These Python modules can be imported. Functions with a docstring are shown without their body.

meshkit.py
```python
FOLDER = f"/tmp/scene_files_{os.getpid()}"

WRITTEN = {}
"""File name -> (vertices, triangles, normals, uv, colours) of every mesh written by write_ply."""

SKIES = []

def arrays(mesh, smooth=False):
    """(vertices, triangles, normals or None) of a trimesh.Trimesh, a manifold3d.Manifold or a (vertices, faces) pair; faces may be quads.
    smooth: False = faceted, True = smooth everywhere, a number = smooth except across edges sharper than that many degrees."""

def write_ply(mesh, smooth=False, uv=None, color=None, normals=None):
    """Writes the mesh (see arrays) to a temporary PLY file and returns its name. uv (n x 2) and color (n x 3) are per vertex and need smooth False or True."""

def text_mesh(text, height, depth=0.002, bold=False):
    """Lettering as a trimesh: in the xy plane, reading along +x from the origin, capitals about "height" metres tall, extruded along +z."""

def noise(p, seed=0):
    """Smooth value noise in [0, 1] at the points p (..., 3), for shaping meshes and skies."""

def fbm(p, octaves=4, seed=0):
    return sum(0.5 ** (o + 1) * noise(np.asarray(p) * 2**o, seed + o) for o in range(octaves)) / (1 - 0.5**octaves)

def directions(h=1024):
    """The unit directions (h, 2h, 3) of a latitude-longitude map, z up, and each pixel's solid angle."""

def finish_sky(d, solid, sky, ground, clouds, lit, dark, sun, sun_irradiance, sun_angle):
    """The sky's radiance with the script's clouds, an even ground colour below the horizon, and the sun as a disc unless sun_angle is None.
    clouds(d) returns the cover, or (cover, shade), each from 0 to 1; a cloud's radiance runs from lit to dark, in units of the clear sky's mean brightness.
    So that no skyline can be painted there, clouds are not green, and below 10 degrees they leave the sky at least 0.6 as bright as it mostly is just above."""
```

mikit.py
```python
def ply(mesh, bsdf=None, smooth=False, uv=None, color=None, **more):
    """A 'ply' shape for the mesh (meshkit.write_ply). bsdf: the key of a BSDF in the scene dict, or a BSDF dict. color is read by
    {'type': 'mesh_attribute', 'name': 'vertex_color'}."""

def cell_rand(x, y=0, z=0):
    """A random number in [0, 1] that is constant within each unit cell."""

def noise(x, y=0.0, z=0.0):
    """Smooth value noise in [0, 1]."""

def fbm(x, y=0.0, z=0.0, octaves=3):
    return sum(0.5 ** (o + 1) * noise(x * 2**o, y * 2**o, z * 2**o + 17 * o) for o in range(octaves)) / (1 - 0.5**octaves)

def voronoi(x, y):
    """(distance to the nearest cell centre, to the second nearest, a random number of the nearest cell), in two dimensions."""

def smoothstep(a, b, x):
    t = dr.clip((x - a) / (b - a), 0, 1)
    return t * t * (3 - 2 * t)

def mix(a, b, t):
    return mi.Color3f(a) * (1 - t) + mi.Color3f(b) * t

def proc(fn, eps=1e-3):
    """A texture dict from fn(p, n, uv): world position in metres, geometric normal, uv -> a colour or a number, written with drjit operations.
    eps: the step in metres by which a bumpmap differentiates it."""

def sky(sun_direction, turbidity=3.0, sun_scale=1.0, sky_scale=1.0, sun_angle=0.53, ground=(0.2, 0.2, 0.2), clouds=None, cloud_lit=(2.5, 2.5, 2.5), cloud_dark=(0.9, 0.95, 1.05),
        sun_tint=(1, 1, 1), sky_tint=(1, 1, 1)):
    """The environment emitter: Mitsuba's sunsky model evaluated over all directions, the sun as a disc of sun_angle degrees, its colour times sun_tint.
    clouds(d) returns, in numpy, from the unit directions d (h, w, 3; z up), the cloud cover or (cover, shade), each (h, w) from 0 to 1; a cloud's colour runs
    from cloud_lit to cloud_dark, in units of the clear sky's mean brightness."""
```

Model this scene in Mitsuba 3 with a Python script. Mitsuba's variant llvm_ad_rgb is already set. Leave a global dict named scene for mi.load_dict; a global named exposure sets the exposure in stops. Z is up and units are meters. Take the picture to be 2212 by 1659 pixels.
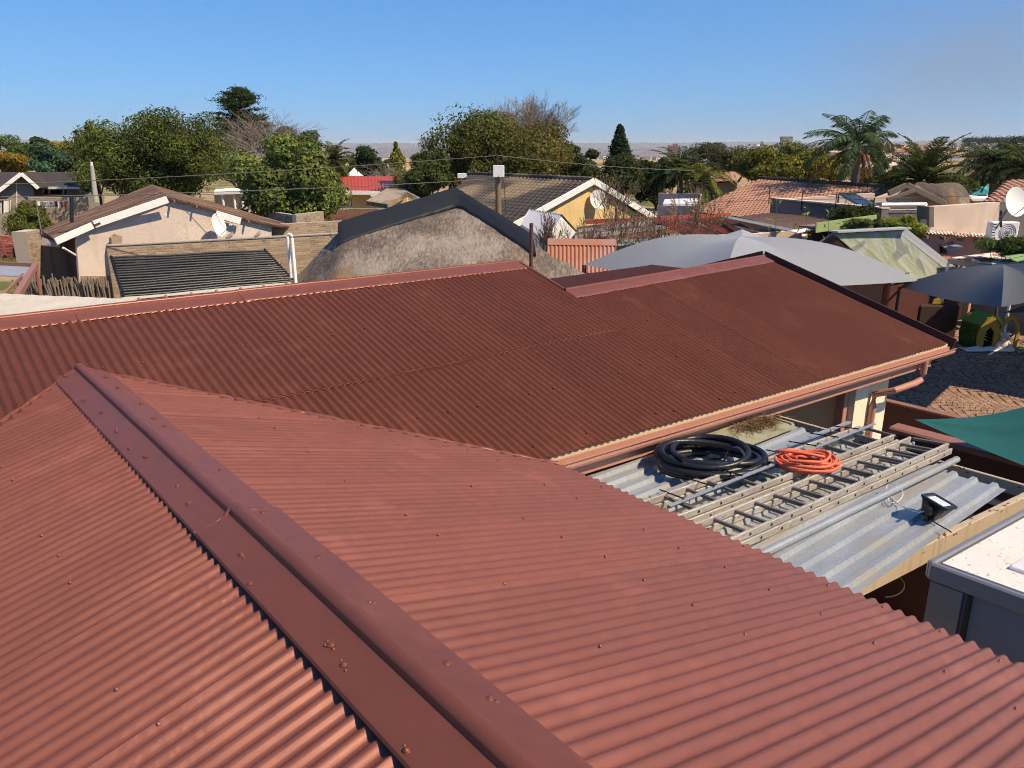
import math
import numpy as np
import trimesh
import mitsuba as mi
import mikit
import meshkit
from mikit import proc, noise, fbm, voronoi, cell_rand, smoothstep, mix
import drjit as dr

T = mi.ScalarTransform4f
scene, labels = {}, {}
# ------------------------------------------------------------------ camera, sky, exposure
# The street grid of the place is the axes: x runs along the main roof's ridge, y across it, z up, metres.
YAW = math.radians(50.5)                      # the view is turned this far from +x ... towards +y
F, CX, CY, HOR = 1662.0, 1106.0, 829.5, 335.0
PITCH = math.atan((CY - HOR) / F)
FW = np.array([math.cos(YAW), math.sin(YAW), 0.0])
RT = np.array([math.sin(YAW), -math.cos(YAW), 0.0])
UP = np.array([0.0, 0.0, 1.0])
EYE = np.array([0.0, 0.0, 5.0])
scene['camera'] = {'type': 'perspective', 'medium': {'type': 'ref', 'id': 'haze_air'}, 'fov': math.degrees(2 * math.atan(CX / F)), 'fov_axis': 'x', 'near_clip': 0.05, 'far_clip': 60000.0,
                   'to_world': T().look_at(origin=EYE.tolist(), target=(EYE + FW * math.cos(PITCH) - UP * math.sin(PITCH)).tolist(), up=[0, 0, 1])}
SUN_EL, SUN_AZ = math.radians(48), math.radians(121)          # azimuth to the right of the view
SUN = (math.cos(SUN_AZ) * FW + math.sin(SUN_AZ) * RT) * math.cos(SUN_EL) + UP * math.sin(SUN_EL)
SMOKE = FW + RT * 0.66 + UP * 0.105
SMOKE /= np.linalg.norm(SMOKE)


def smoke_cover(d):
    s = SMOKE
    side = np.cross(UP, s)
    side /= np.linalg.norm(side)
    x, z = d @ side, d[..., 2] - s[2]
    front = (d @ s) > 0.5
    n = meshkit.fbm(d * 7.0 + 3.0, 4)
    g = np.exp(-(x / 0.24) ** 2 - (z / 0.085) ** 2) * np.clip(n * 2.2 - 0.45, 0, 1)
    return np.where(front, 0.62 * g, 0.0), np.full(d.shape[:-1], 0.65)


scene['sky'] = mikit.sky(SUN.tolist(), turbidity=2.4, sky_scale=0.78, clouds=smoke_cover, cloud_lit=(1.2, 1.05, 1.08), cloud_dark=(1.0, .92, 1.0), ground=(0.16, 0.12, 0.08), sun_tint=(1.04, 1.0, 0.92), sky_tint=(0.45, 1.02, 1.50))
exposure = 1.9


# ------------------------------------------------------------------ helpers
def px(x, y, z=None, Y=None, a=None, b=None):
    """The point of the place seen at a pixel of the 2212-wide photograph, at height z, distance Y ahead, or on the plane x=a or y=b."""
    r = math.cos(PITCH) * FW - math.sin(PITCH) * UP + (x - CX) / F * RT - (y - CY) / F * (math.sin(PITCH) * FW + math.cos(PITCH) * UP)
    t = (z - 5) / r[2] if z is not None else Y / (r @ FW) if Y is not None else a / r[0] if a is not None else b / r[1]
    return EYE + t * r


USED = set()


def numbered(key):
    k, i = key, 0
    while k in USED:
        i += 1
        k = f'{key}_{i:03d}'
    USED.add(k)
    return k


def tag(key, label=None, cat=None, group=None, kind=None):
    d = labels.setdefault(key, {})
    for n, v in (('label', label), ('category', cat), ('group', group), ('kind', kind)):
        if v:
            d[n] = v
    return key


def thing(name, label, cat, group=None):
    return tag(numbered(name), label, cat, group)


def put(name, shape, parent=None, label=None, cat=None, group=None, kind=None):
    key = numbered(f'{parent}__{name}' if parent else name)
    scene[key] = shape
    if label or kind or cat:
        tag(key, label, cat, group, kind)
    return key


class MB:
    """Collects faces of ONE mesh."""

    def __init__(self):
        self.v, self.f, self.c, self.n = [], [], [], 0

    def add(self, v, f, col=None):
        v, f = np.asarray(v, float), np.asarray(f, int)
        if f.shape[1] == 4:
            f = np.vstack([f[:, [0, 1, 2]], f[:, [0, 2, 3]]])
        self.v.append(v)
        self.f.append(f + self.n)
        if col is not None:
            self.c.append(np.broadcast_to(np.asarray(col, float), (len(v), 3)))
        self.n += len(v)
        return self

    def mesh(self, m, col=None):
        return self.add(m.vertices, m.faces, col)

    def quad(self, a, b, c, d, col=None):
        return self.add([a, b, c, d], [[0, 1, 2, 3]], col)

    def obox(self, c, ex, ey, ez, col=None, bevel=0.0):
        """A box about c with half-axis vectors; bevel cuts its edges back."""
        c, E = np.asarray(c, float), [np.asarray(e, float) for e in (ex, ey, ez)]
        s = np.array([[x, y, z] for x in (-1, 1) for y in (-1, 1) for z in (-1, 1)], float)
        if bevel <= 0:
            f = [[0, 1, 3, 2], [4, 6, 7, 5], [0, 4, 5, 1], [2, 3, 7, 6], [0, 2, 6, 4], [1, 5, 7, 3]]
            if np.linalg.det(np.array(E)) < 0:
                f = [q[::-1] for q in f]
            return self.add(c + s @ np.array(E), f, col)
        pts = []
        for k in range(3):
            t = s.copy()
            for j in range(3):
                if j != k:
                    t[:, j] *= 1 - min(0.9, bevel / np.linalg.norm(E[j]))
            pts.append(c + t @ np.array(E))
        h = trimesh.convex.convex_hull(np.vstack(pts))
        return self.add(h.vertices, h.faces, col)

    def box(self, lo, hi, col=None, bevel=0.0):
        lo, hi = np.asarray(lo, float), np.asarray(hi, float)
        h = (hi - lo) / 2
        return self.obox((lo + hi) / 2, [h[0], 0, 0], [0, h[1], 0], [0, 0, h[2]], col, bevel)

    def beam(self, p, q, w, h, col=None, up=(0, 0, 1), bevel=0.0):
        """A straight bar from p to q, w wide and h high."""
        p, q, up = np.asarray(p, float), np.asarray(q, float), np.asarray(up, float)
        d = q - p
        L = np.linalg.norm(d)
        t = d / L
        s = np.cross(up, t)
        s /= np.linalg.norm(s)
        return self.obox((p + q) / 2, d / 2, s * w / 2, np.cross(t, s) * h / 2, col, bevel)

    def tube(self, pts, r, sides=8, caps=True, col=None):
        p = np.asarray(pts, float)
        t = np.gradient(p, axis=0)
        t /= np.linalg.norm(t, axis=1, keepdims=True) + 1e-12
        a = np.cross(t, np.where(np.abs(t[:, 2:]) < 0.95, [0, 0, 1.0], [1.0, 0, 0]))
        a /= np.linalg.norm(a, axis=1, keepdims=True) + 1e-12
        b = np.cross(t, a)
        g = np.arange(sides) * 2 * np.pi / sides
        rr = np.broadcast_to(np.asarray(r, float), (len(p),))[:, None, None]
        v = (p[:, None] + rr * (np.cos(g)[None, :, None] * a[:, None] + np.sin(g)[None, :, None] * b[:, None])).reshape(-1, 3)
        i, j = np.meshgrid(np.arange(len(p) - 1), np.arange(sides), indexing='ij')
        q = np.stack([i * sides + j, i * sides + (j + 1) % sides, (i + 1) * sides + (j + 1) % sides, (i + 1) * sides + j], -1).reshape(-1, 4)
        self.add(v, q[:, ::-1] if False else q, col)
        if caps and sides >= 3:
            n = len(p)
            v2 = np.vstack([v[:sides], v[-sides:], p[:1], p[-1:]])
            k = np.arange(sides)
            f = np.vstack([np.stack([(k + 1) % sides, k, k * 0 + 2 * sides], 1), np.stack([sides + k, sides + (k + 1) % sides, k * 0 + 2 * sides + 1], 1)])
            self.add(v2, f, col)
        return self

    def slab(self, pts, thick, col=None):
        """A flat convex polygon with thickness below it (against its normal)."""
        p = np.asarray(pts, float)
        n = np.cross(p[1] - p[0], p[2] - p[0])
        n /= np.linalg.norm(n)
        k = len(p)
        v = np.vstack([p, p - n * thick])
        f = [[0, i, i + 1] for i in range(1, k - 1)] + [[k, k + i + 1, k + i] for i in range(1, k - 1)]
        for i in range(k):
            j = (i + 1) % k
            f += [[i, k + i, k + j], [i, k + j, j]]
        return self.add(v, f, col)

    def panel(self, poly, thick, o, u, w, col=None):
        """A shapely polygon in the plane o + x u + y w, extruded by thick along u x w."""
        m = trimesh.creation.extrude_polygon(poly, thick, engine='earcut')
        n = np.cross(u, w)
        v = np.asarray(o) + m.vertices[:, :1] * np.asarray(u) + m.vertices[:, 1:2] * np.asarray(w) + m.vertices[:, 2:] * n
        return self.add(v, m.faces, col)

    def grid(self, P, col=None, flip=False):
        """A grid (n, m, 3) of points as a sheet."""
        n, m = P.shape[:2]
        i, j = np.meshgrid(np.arange(n - 1), np.arange(m - 1), indexing='ij')
        q = np.stack([i * m + j, (i + 1) * m + j, (i + 1) * m + j + 1, i * m + j + 1], -1).reshape(-1, 4)
        return self.add(P.reshape(-1, 3), q[:, ::-1] if flip else q, col)

    def shape(self, bsdf, smooth=False, to_world=None):
        m = (np.vstack(self.v), np.vstack(self.f))
        col = np.vstack(self.c) if self.c else None
        s = mikit.ply(m, bsdf, smooth, color=col)
        if to_world is not None:
            s['to_world'] = to_world
        return s

    def put(self, name, bsdf, parent=None, smooth=False, label=None, cat=None, group=None, kind=None):
        return put(name, self.shape(bsdf, smooth), parent, label, cat, group, kind)


def rot_z(deg):
    return T().rotate([0, 0, 1], deg)


# ------------------------------------------------------------------ materials
def two(d):
    return {'type': 'twosided', 'bsdf': d}


def rgb(c):
    return {'type': 'rgb', 'value': list(c)}


def plain(name, c, rough=0.7, spec=0.3, metal=0.0):
    scene[name] = two({'type': 'principled', 'base_color': rgb(c), 'roughness': rough, 'specular': spec, 'metallic': metal})


def surf(name, fn, rough=0.7, spec=0.3, metal=0.0, bump=None, eps=1e-3, clear=0.0, tint=0.0):
    d = {'type': 'principled', 'base_color': proc(fn), 'spec_tint': tint, 'roughness': rough, 'specular': spec, 'metallic': metal, 'clearcoat': clear, 'clearcoat_gloss': 0.8}
    if bump:
        d = {'type': 'bumpmap', 'arbitrary': proc(bump, eps), 'scale': 1.0, 'bsdf': d}
    scene[name] = two(d)


def red_bump(p, n, uv):
    # brushed-on paint: fine wrinkles that gather in patches, and soft dents
    patch = smoothstep(0.46, 0.70, fbm(p.x * 2.1 + 7, p.y * 2.1, p.z * 2.1, 2))
    return 0.0018 * patch * fbm(p.x * 45, p.y * 45, p.z * 45, 2) + 0.0020 * fbm(p.x * 9, p.y * 9, p.z * 9, 2)


def paint(k0, k1, side=None):
    def fn(p, n, uv):
        a = fbm(p.x * 1.3, p.y * 1.3, p.z * 1.3, 3)
        b = noise(p.x * 14, p.y * 14, p.z * 14)
        d = smoothstep(.62, .8, fbm(p.x * 3.1 + 4, p.y * 3.1, p.z * 3.1, 3))
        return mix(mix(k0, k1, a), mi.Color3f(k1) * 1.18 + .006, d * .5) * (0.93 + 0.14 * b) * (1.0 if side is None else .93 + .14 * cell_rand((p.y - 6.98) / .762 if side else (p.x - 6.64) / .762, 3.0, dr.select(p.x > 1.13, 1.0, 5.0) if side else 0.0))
    return fn


# three paint tones: lighter near wing, darker brown-red far slope, flashings in between
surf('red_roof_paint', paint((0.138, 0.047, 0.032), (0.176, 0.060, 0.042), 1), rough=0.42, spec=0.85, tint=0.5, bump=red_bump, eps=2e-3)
surf('dark_roof_paint', paint((0.092, 0.0295, 0.0165), (0.116, 0.0370, 0.0210), 0), rough=0.50, spec=0.5, tint=0.5, bump=red_bump, eps=2e-3)
surf('flashing_paint', paint((0.128, 0.042, 0.027), (0.160, 0.053, 0.034)), rough=0.42, spec=0.6, tint=0.4, bump=red_bump, eps=2e-3)
plain('pink_trim', (0.45, 0.225, 0.165), 0.5, 0.4)
plain('cream_filler', (0.62, 0.46, 0.29), 0.8)
plain('dark_soffit', (0.05, 0.028, 0.02), 0.8)
plain('maroon_dark', (0.085, 0.03, 0.022), 0.6)


def galv(p, n, uv):
    f, s, w = voronoi(p.x * 60, p.y * 60)
    d = fbm(p.x * 1.7, p.y * 4.0, p.z, 3)
    c = mix((0.30, 0.33, 0.355), (0.42, 0.45, 0.475), w * 0.5 + 0.5 * noise(p.x * 3, p.y * 9, 0))
    dirt = smoothstep(0.52, 0.75, d)
    return mix(c, mi.Color3f(0.40, 0.35, 0.27), dirt * 0.55)


surf('galvanised', galv, rough=0.42, spec=0.5, metal=0.35)


def dirty_pan(p, n, uv):
    d = fbm(p.x * 3.1, p.y * 6.0, 0.0, 3)
    return mix((0.43, 0.42, 0.38), (0.26, 0.19, 0.12), smoothstep(0.35, 0.8, d))


surf('dirty_pan', dirty_pan, rough=0.6, metal=0.15)


def cream_steel(p, n, uv):
    r = smoothstep(0.66, 0.72, fbm(p.x * 26, p.y * 26, p.z * 34, 3)) * smoothstep(2.2, 2.22, p.z + .04 * noise(p.x * 12, 0, 0))
    streak = smoothstep(0.55, 0.8, noise(p.x * 30, 3.0, 0.7) * 0.6 + 0.4 * noise(p.x * 8, 1.0, p.z * 2))
    c = mix((0.47, 0.39, 0.28), (0.39, 0.30, 0.20), streak * 0.7)
    return mix(c, mi.Color3f(0.13, 0.05, 0.03), r)


surf('rusty_cream_steel', cream_steel, rough=0.6)


def alu(p, n, uv):
    s = smoothstep(0.5, 0.7, fbm(p.x * 22, p.y * 60, p.z * 60, 3))
    k = smoothstep(0.70, 0.76, fbm(p.x * 48 + 9, p.y * 90, p.z * 90, 2)) * .6
    c = mix((0.50, 0.47, 0.42), (0.34, 0.31, 0.27), noise(p.x * 5, p.y * 5, 0))
    return mix(mix(c, mi.Color3f(0.58, 0.53, 0.43), s * 0.6), mi.Color3f(0.12, 0.10, 0.085), k)


surf('paint_spattered_aluminium', alu, rough=0.5, metal=0.25)
plain('black_plastic', (0.012, 0.012, 0.013), 0.38, 0.5)
plain('orange_rubber', (0.72, 0.155, 0.075), 0.5, 0.4)
plain('dark_iron', (0.03, 0.026, 0.024), 0.6, 0.4)
plain('cream_plaster', (0.80, 0.72, 0.55), 0.9, 0.1)
plain('white_paint', (0.80, 0.79, 0.76), 0.6)
plain('off_white', (0.66, 0.64, 0.60), 0.6)
plain('glass_dark', (0.02, 0.025, 0.03), 0.08, 0.6)
plain('grey_plaster', (0.27, 0.245, 0.215), 0.9, 0.1)
# ------------------------------------------------------------------ the red house: roofs
rng = np.random.default_rng(7)
TP, BM, ZM = 0.2982, 7.94, 3.613               # main slope: tan of pitch, ridge y, ridge z
CP, SP = math.cos(math.atan(TP)), math.sin(math.atan(TP))
AR, ZR, TQ = 1.13, 3.32, 0.266                 # near wing: ridge x, ridge z, tan of pitch
CQ, SQ = math.cos(math.atan(TQ)), math.sin(math.atan(TQ))
PITCH_C, AMP = 0.0762, 0.0112                  # the corrugation
house = thing('red_roofed_house', 'house under a repainted brick-red corrugated roof that fills the foreground', 'house')


def main_z(b):
    return ZM - TP * (BM - b)


def eave_b(a):
    return 4.44 - (a - 4.03) * 0.0373


def corrugated(o, u, v, n, w, v0, v1, phase=0.0, seg=8, step=0.16, amp=AMP, pitch=PITCH_C, seed=0, dent=0.003, lap=True, edge_jag=0.006):
    """One corrugated sheet: across u from 0 to w, down v from v0(s) to v1(s), metres from o; slightly dented."""
    s = np.linspace(0, w, max(2, int(round(w / pitch * seg)) + 1))
    a, b = v0(s), v1(s)
    keep = b > a + 0.005
    if keep.sum() < 2:
        return None
    i0, i1 = np.flatnonzero(keep)[[0, -1]]
    s, a, b = s[i0:i1 + 1], a[i0:i1 + 1], np.maximum(b, a + 0.004)[i0:i1 + 1]
    k = max(2, int(np.ceil((b - a).max() / step)) + 1)
    t = np.linspace(0, 1, k)
    jag = edge_jag * (meshkit.noise(np.stack([s * 9 + seed, s * 0 + seed, s * 0], -1)) - 0.5)
    V = a[:, None] + (b - a + jag)[:, None] * t
    S = np.repeat(s[:, None], k, 1)
    q = np.stack([S * 2.0 + seed * 3.7, V * 1.1, V * 0 + seed], -1)
    h = amp * np.cos(2 * np.pi * (S / pitch + phase + .12 * (meshkit.fbm(q * np.array([4.0, .8, 1]), 2) - .5)))
    h = h * (0.9 + 0.25 * meshkit.noise(q * 1.7)) + dent * (meshkit.fbm(q * 1.5, 3) - 0.5) * 2
    if lap:
        h = h + 0.0045 * np.clip((S - (w - 1.6 * pitch)) / (0.4 * pitch), 0, 1)
    P = o + S[..., None] * u + V[..., None] * v + h[..., None] * n
    m = MB().grid(P)
    return m


def const(x):
    return lambda s: np.full_like(s, x)


X, Y_, Z_ = np.eye(3)
main_roof = numbered(house + '__main_roof')
uM, vM, nM = X, np.array([0, -CP, -SP]), np.array([0, -SP, CP])
W = 10 * PITCH_C
tag(main_roof, 'long far slope with its ridge across the middle of the picture')


def down(b):
    return (BM - b) / CP


seams = [6.64 - k * W for k in range(1, 18)]
for k, a0 in enumerate(seams):
    o = np.array([a0, BM, ZM])
    lapb = 6.0 + 0.02 * ((k * 7) % 3 - 1)
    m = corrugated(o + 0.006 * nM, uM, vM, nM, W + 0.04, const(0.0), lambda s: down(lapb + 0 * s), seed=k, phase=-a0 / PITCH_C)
    m.put('sheet', 'dark_roof_paint', main_roof, smooth=True)
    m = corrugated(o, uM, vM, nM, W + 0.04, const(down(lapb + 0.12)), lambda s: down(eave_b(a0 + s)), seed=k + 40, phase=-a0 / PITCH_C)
    m.put('sheet', 'dark_roof_paint', main_roof, smooth=True)
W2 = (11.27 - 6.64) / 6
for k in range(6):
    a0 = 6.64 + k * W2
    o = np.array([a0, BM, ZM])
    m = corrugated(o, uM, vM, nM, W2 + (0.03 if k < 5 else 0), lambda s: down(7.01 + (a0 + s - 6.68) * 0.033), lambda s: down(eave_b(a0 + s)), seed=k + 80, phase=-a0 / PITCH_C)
    m.put('sheet', 'dark_roof_paint', main_roof, smooth=True)

near_roof = numbered(house + '__near_roof')
tag(near_roof, 'near wing with its ridge running from the bottom edge up to the left')
uN, nR, vR = Y_, np.array([SQ, 0, CQ]), np.array([CQ, 0, -SQ])
nL, vL = np.array([-SQ, 0, CQ]), np.array([-CQ, 0, -SQ])


def valley(b, gap=0.02):
    return np.maximum(0, (ZR - main_z(b)) / TQ) / CQ + gap


for k in range(13):
    b0 = 6.98 - (k + 1) * W
    o = np.array([AR, b0, ZR])
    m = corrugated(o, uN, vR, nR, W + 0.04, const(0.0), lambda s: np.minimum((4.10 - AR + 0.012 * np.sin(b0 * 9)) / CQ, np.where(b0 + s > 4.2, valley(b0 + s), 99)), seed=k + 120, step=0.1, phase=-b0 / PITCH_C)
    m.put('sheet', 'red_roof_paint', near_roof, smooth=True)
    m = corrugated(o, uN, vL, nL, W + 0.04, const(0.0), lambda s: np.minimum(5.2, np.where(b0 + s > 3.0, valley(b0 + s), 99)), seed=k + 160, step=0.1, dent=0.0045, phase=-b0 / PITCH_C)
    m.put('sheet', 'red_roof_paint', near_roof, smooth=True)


def ridge_cap(p, q, side, tl, tr, wl=0.20, wr=0.20, roll=0.026, lift=0.012, scribe=0.0, seed=0, wob=0.004, step=0.05):
    """A roll-top ridge flashing from p to q; side points to its right wing; tl, tr slope down on either side."""
    p, q, side = np.asarray(p, float), np.asarray(q, float), np.asarray(side, float)
    L = np.linalg.norm(q - p)
    n = max(2, int(L / step))
    t = np.linspace(0, L, n)
    prof = [(-wl, -wl * tl - 0.012), (-wl + 0.006, -wl * tl + 0.0)]
    prof += [(-x, -x * tl) for x in np.linspace(wl - 0.03, roll * 1.25, 5)]
    prof += [(-roll * 1.02, -roll * tl + 0.003)]
    prof += [(roll * math.cos(g), roll * 0.12 + roll * .80 * math.sin(g)) for g in np.radians(np.linspace(170, 10, 11))]
    prof += [(roll * 1.02, -roll * tr + 0.003)]
    prof += [(x, -x * tr) for x in np.linspace(roll * 1.25, wr - 0.03, 5)] + [(wr - 0.006, -wr * tr), (wr, -wr * tr - 0.012)]
    prof = np.array(prof)
    d = (q - p) / L
    w = meshkit.fbm(np.stack([t * 1.4 + seed * 5, t * 0, t * 0 + seed], -1), 3) - 0.5
    P = p + t[:, None, None] * d + prof[None, :, :1] * side + (prof[None, :, 1:] + lift) * UP + (w * wob * 2)[:, None, None] * UP
    e = np.abs(prof[:, 0]) / max(wl, wr)
    S = np.repeat(t[:, None], len(prof), 1)
    dents = meshkit.fbm(np.stack([S * 2.3 + seed, np.repeat(prof[None, :, 0] * 9, len(t), 0), S * 0], -1), 3) - 0.5
    P[..., 2] += dents * 0.010 * e
    if scribe:
        edge = np.clip((e - 0.86) / 0.14, 0, 1)
        P[..., 2] -= scribe * edge * (0.5 - 0.5 * np.cos(2 * np.pi * S / PITCH_C)) * (0.4 + 1.1 * meshkit.noise(np.stack([S * 11, S * 0, S * 0 + seed], -1)))
    return MB().grid(P, flip=True)


# ridge flashings in lengths, each lapped over the last
ridge_cap([-7, BM, ZM + .010], [2.9, BM, ZM + .010], -Y_, TP, TP, scribe=0.006, seed=1, step=0.0127).put('ridge_cap', 'red_roof_paint', main_roof, smooth=40)
ridge_cap([2.84, BM, ZM + .014], [6.64, BM, ZM + .014], -Y_, TP, TP, scribe=0.006, seed=2, step=0.0127).put('ridge_cap', 'red_roof_paint', main_roof, smooth=40)
r0, r1 = np.array([6.66, 7.03, main_z(7.03) + .012]), np.array([11.29, 7.18, main_z(7.18) + .012])
ridge_cap(r0, r1, -Y_, TP, TP, scribe=0.006, seed=3, step=0.0127).put('ridge_cap', 'red_roof_paint', main_roof, smooth=40)
ridge_cap([AR, 3.42, ZR + .016], [AR, 6.93, ZR + .008], X, TQ, TQ, wl=0.205, wr=0.205, seed=4, roll=0.036).put('ridge_cap', 'flashing_paint', near_roof, smooth=40)
ridge_cap([AR + .004, -2.6, ZR + .026], [AR + .004, 3.47, ZR + .026], X, TQ, TQ, wl=0.21, wr=0.21, seed=5, roll=0.039).put('ridge_cap', 'flashing_paint', near_roof, smooth=40)
# the painted-over sealing tape where the two lengths meet
m = MB()
for s, tt in ((-1, TQ), (1, TQ)):
    pts = [[AR + s * x, 3.465 + 0.006 * math.sin(40 * x), ZR - x * tt + .030 + .034 * math.sqrt(max(0.0, 1 - (x / .042) ** 2))] for x in np.linspace(0.0, 0.205, 12)]
    m.tube(pts, 0.008 + 0.005 * rng.random(12), 6)
m.put('sealing_bead', 'red_roof_paint', near_roof, smooth=True)
# lumpy sealant down both valleys
for sgn in (1, -1):
    m = MB()
    pts, rad = [], []
    for a in np.arange(0.0, 2.95 if sgn > 0 else 3.2, 0.035):
        b = BM + (ZR - TQ * a - ZM) / TP
        pts.append([AR + sgn * a, b + 0.012 * rng.normal() * 0.5, main_z(b) + 0.004])
        rad.append(0.013 + 0.012 * rng.random())
    m.tube(pts, np.array(rad), 7)
    m.put('valley_sealant', 'red_roof_paint', near_roof, smooth=True)


def dome(m, c, n, r, h, seed):
    """A painted-over screw head with its washer."""
    n = np.asarray(n, float)
    a = np.cross(n, [0.3, 0.5, 0.1]); a /= np.linalg.norm(a)
    b = np.cross(n, a)
    rr, hh = np.array([1.0, 0.9, 0.55, 0.5, 0.3]) * r, np.array([-0.2, 0.35, 0.45, 1.0, 1.1]) * h
    g = np.arange(8) * np.pi / 4 + seed
    v = [c + x * (math.cos(t) * a + math.sin(t) * b) + y * n for x, y in zip(rr, hh) for t in g] + [c + 1.1 * h * n]
    f = [[i * 8 + j, i * 8 + (j + 1) % 8, (i + 1) * 8 + (j + 1) % 8, (i + 1) * 8 + j] for i in range(4) for j in range(8)]
    f = [t for q in f for t in (q[:3], [q[0], q[2], q[3]])] + [[32 + j, 32 + (j + 1) % 8, 40] for j in range(8)]
    m.add(np.array(v), f)


m = MB()
for b in (7.72, 6.9, 6.1, 5.3, 4.62):
    for i in range(-30, 60):
        a = i * PITCH_C * 4 + 0.02 * rng.normal() + (b * 7 % 1) * 0.2
        a = round(a / PITCH_C) * PITCH_C
        bb = (b if b > 4.7 else eave_b(a) + 0.16) + 0.03 * rng.normal()
        if -1 < a < (6.6 if bb > 7.05 else 11.2) and rng.random() < 0.6:
            dome(m, np.array([a, bb, main_z(bb)]) + nM * (AMP + .001), nM, 0.0085, 0.006, a)
m.put('screw_heads', 'flashing_paint', main_roof, smooth=True, kind='stuff')
m = MB()
for sgn, n, xs in ((1, nR, (0.85, 1.65, 2.35, 2.87)), (-1, nL, (0.7, 1.5, 2.3))):
    for x in xs:
        for i in range(-8, 60):
            b = round((i * PITCH_C * 4 + (x * 13 % 1) * 0.3) / PITCH_C) * PITCH_C
            a = x + 0.03 * rng.normal()
            if -1.5 < b < BM + (ZR - TQ * a - ZM) / TP - 0.1 and rng.random() < 0.5:
                dome(m, np.array([AR + sgn * a, b, ZR - TQ * a]) + n * (AMP + .001), n, 0.0085, 0.006, b)
m.put('screw_heads', 'red_roof_paint', near_roof, smooth=True, kind='stuff')
# fixings along the ridge flashing: hammered-in nails under blobs of sealant
for b in np.arange(0.7, 6.8, 0.42):
    for sgn in (-1, 1):
        m = MB()
        bb = b + 0.1 * rng.normal()
        x = 0.13 + 0.02 * rng.normal()
        c = np.array([AR + sgn * x, bb, ZR - TQ * x + (.041 if bb < 3.46 else .031)])
        n = nR if sgn > 0 else nL
        dome(m, c, n, 0.010 + 0.007 * rng.random(), 0.005, b)
        for _ in range(3):
            dome(m, c + 0.016 * np.array([rng.normal() * .6, rng.normal(), 0]) - n * 0.004, n, 0.006 + 0.006 * rng.random(), 0.004, b)
        m.put('ridge_fixing', 'flashing_paint', near_roof, smooth=True)

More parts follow.
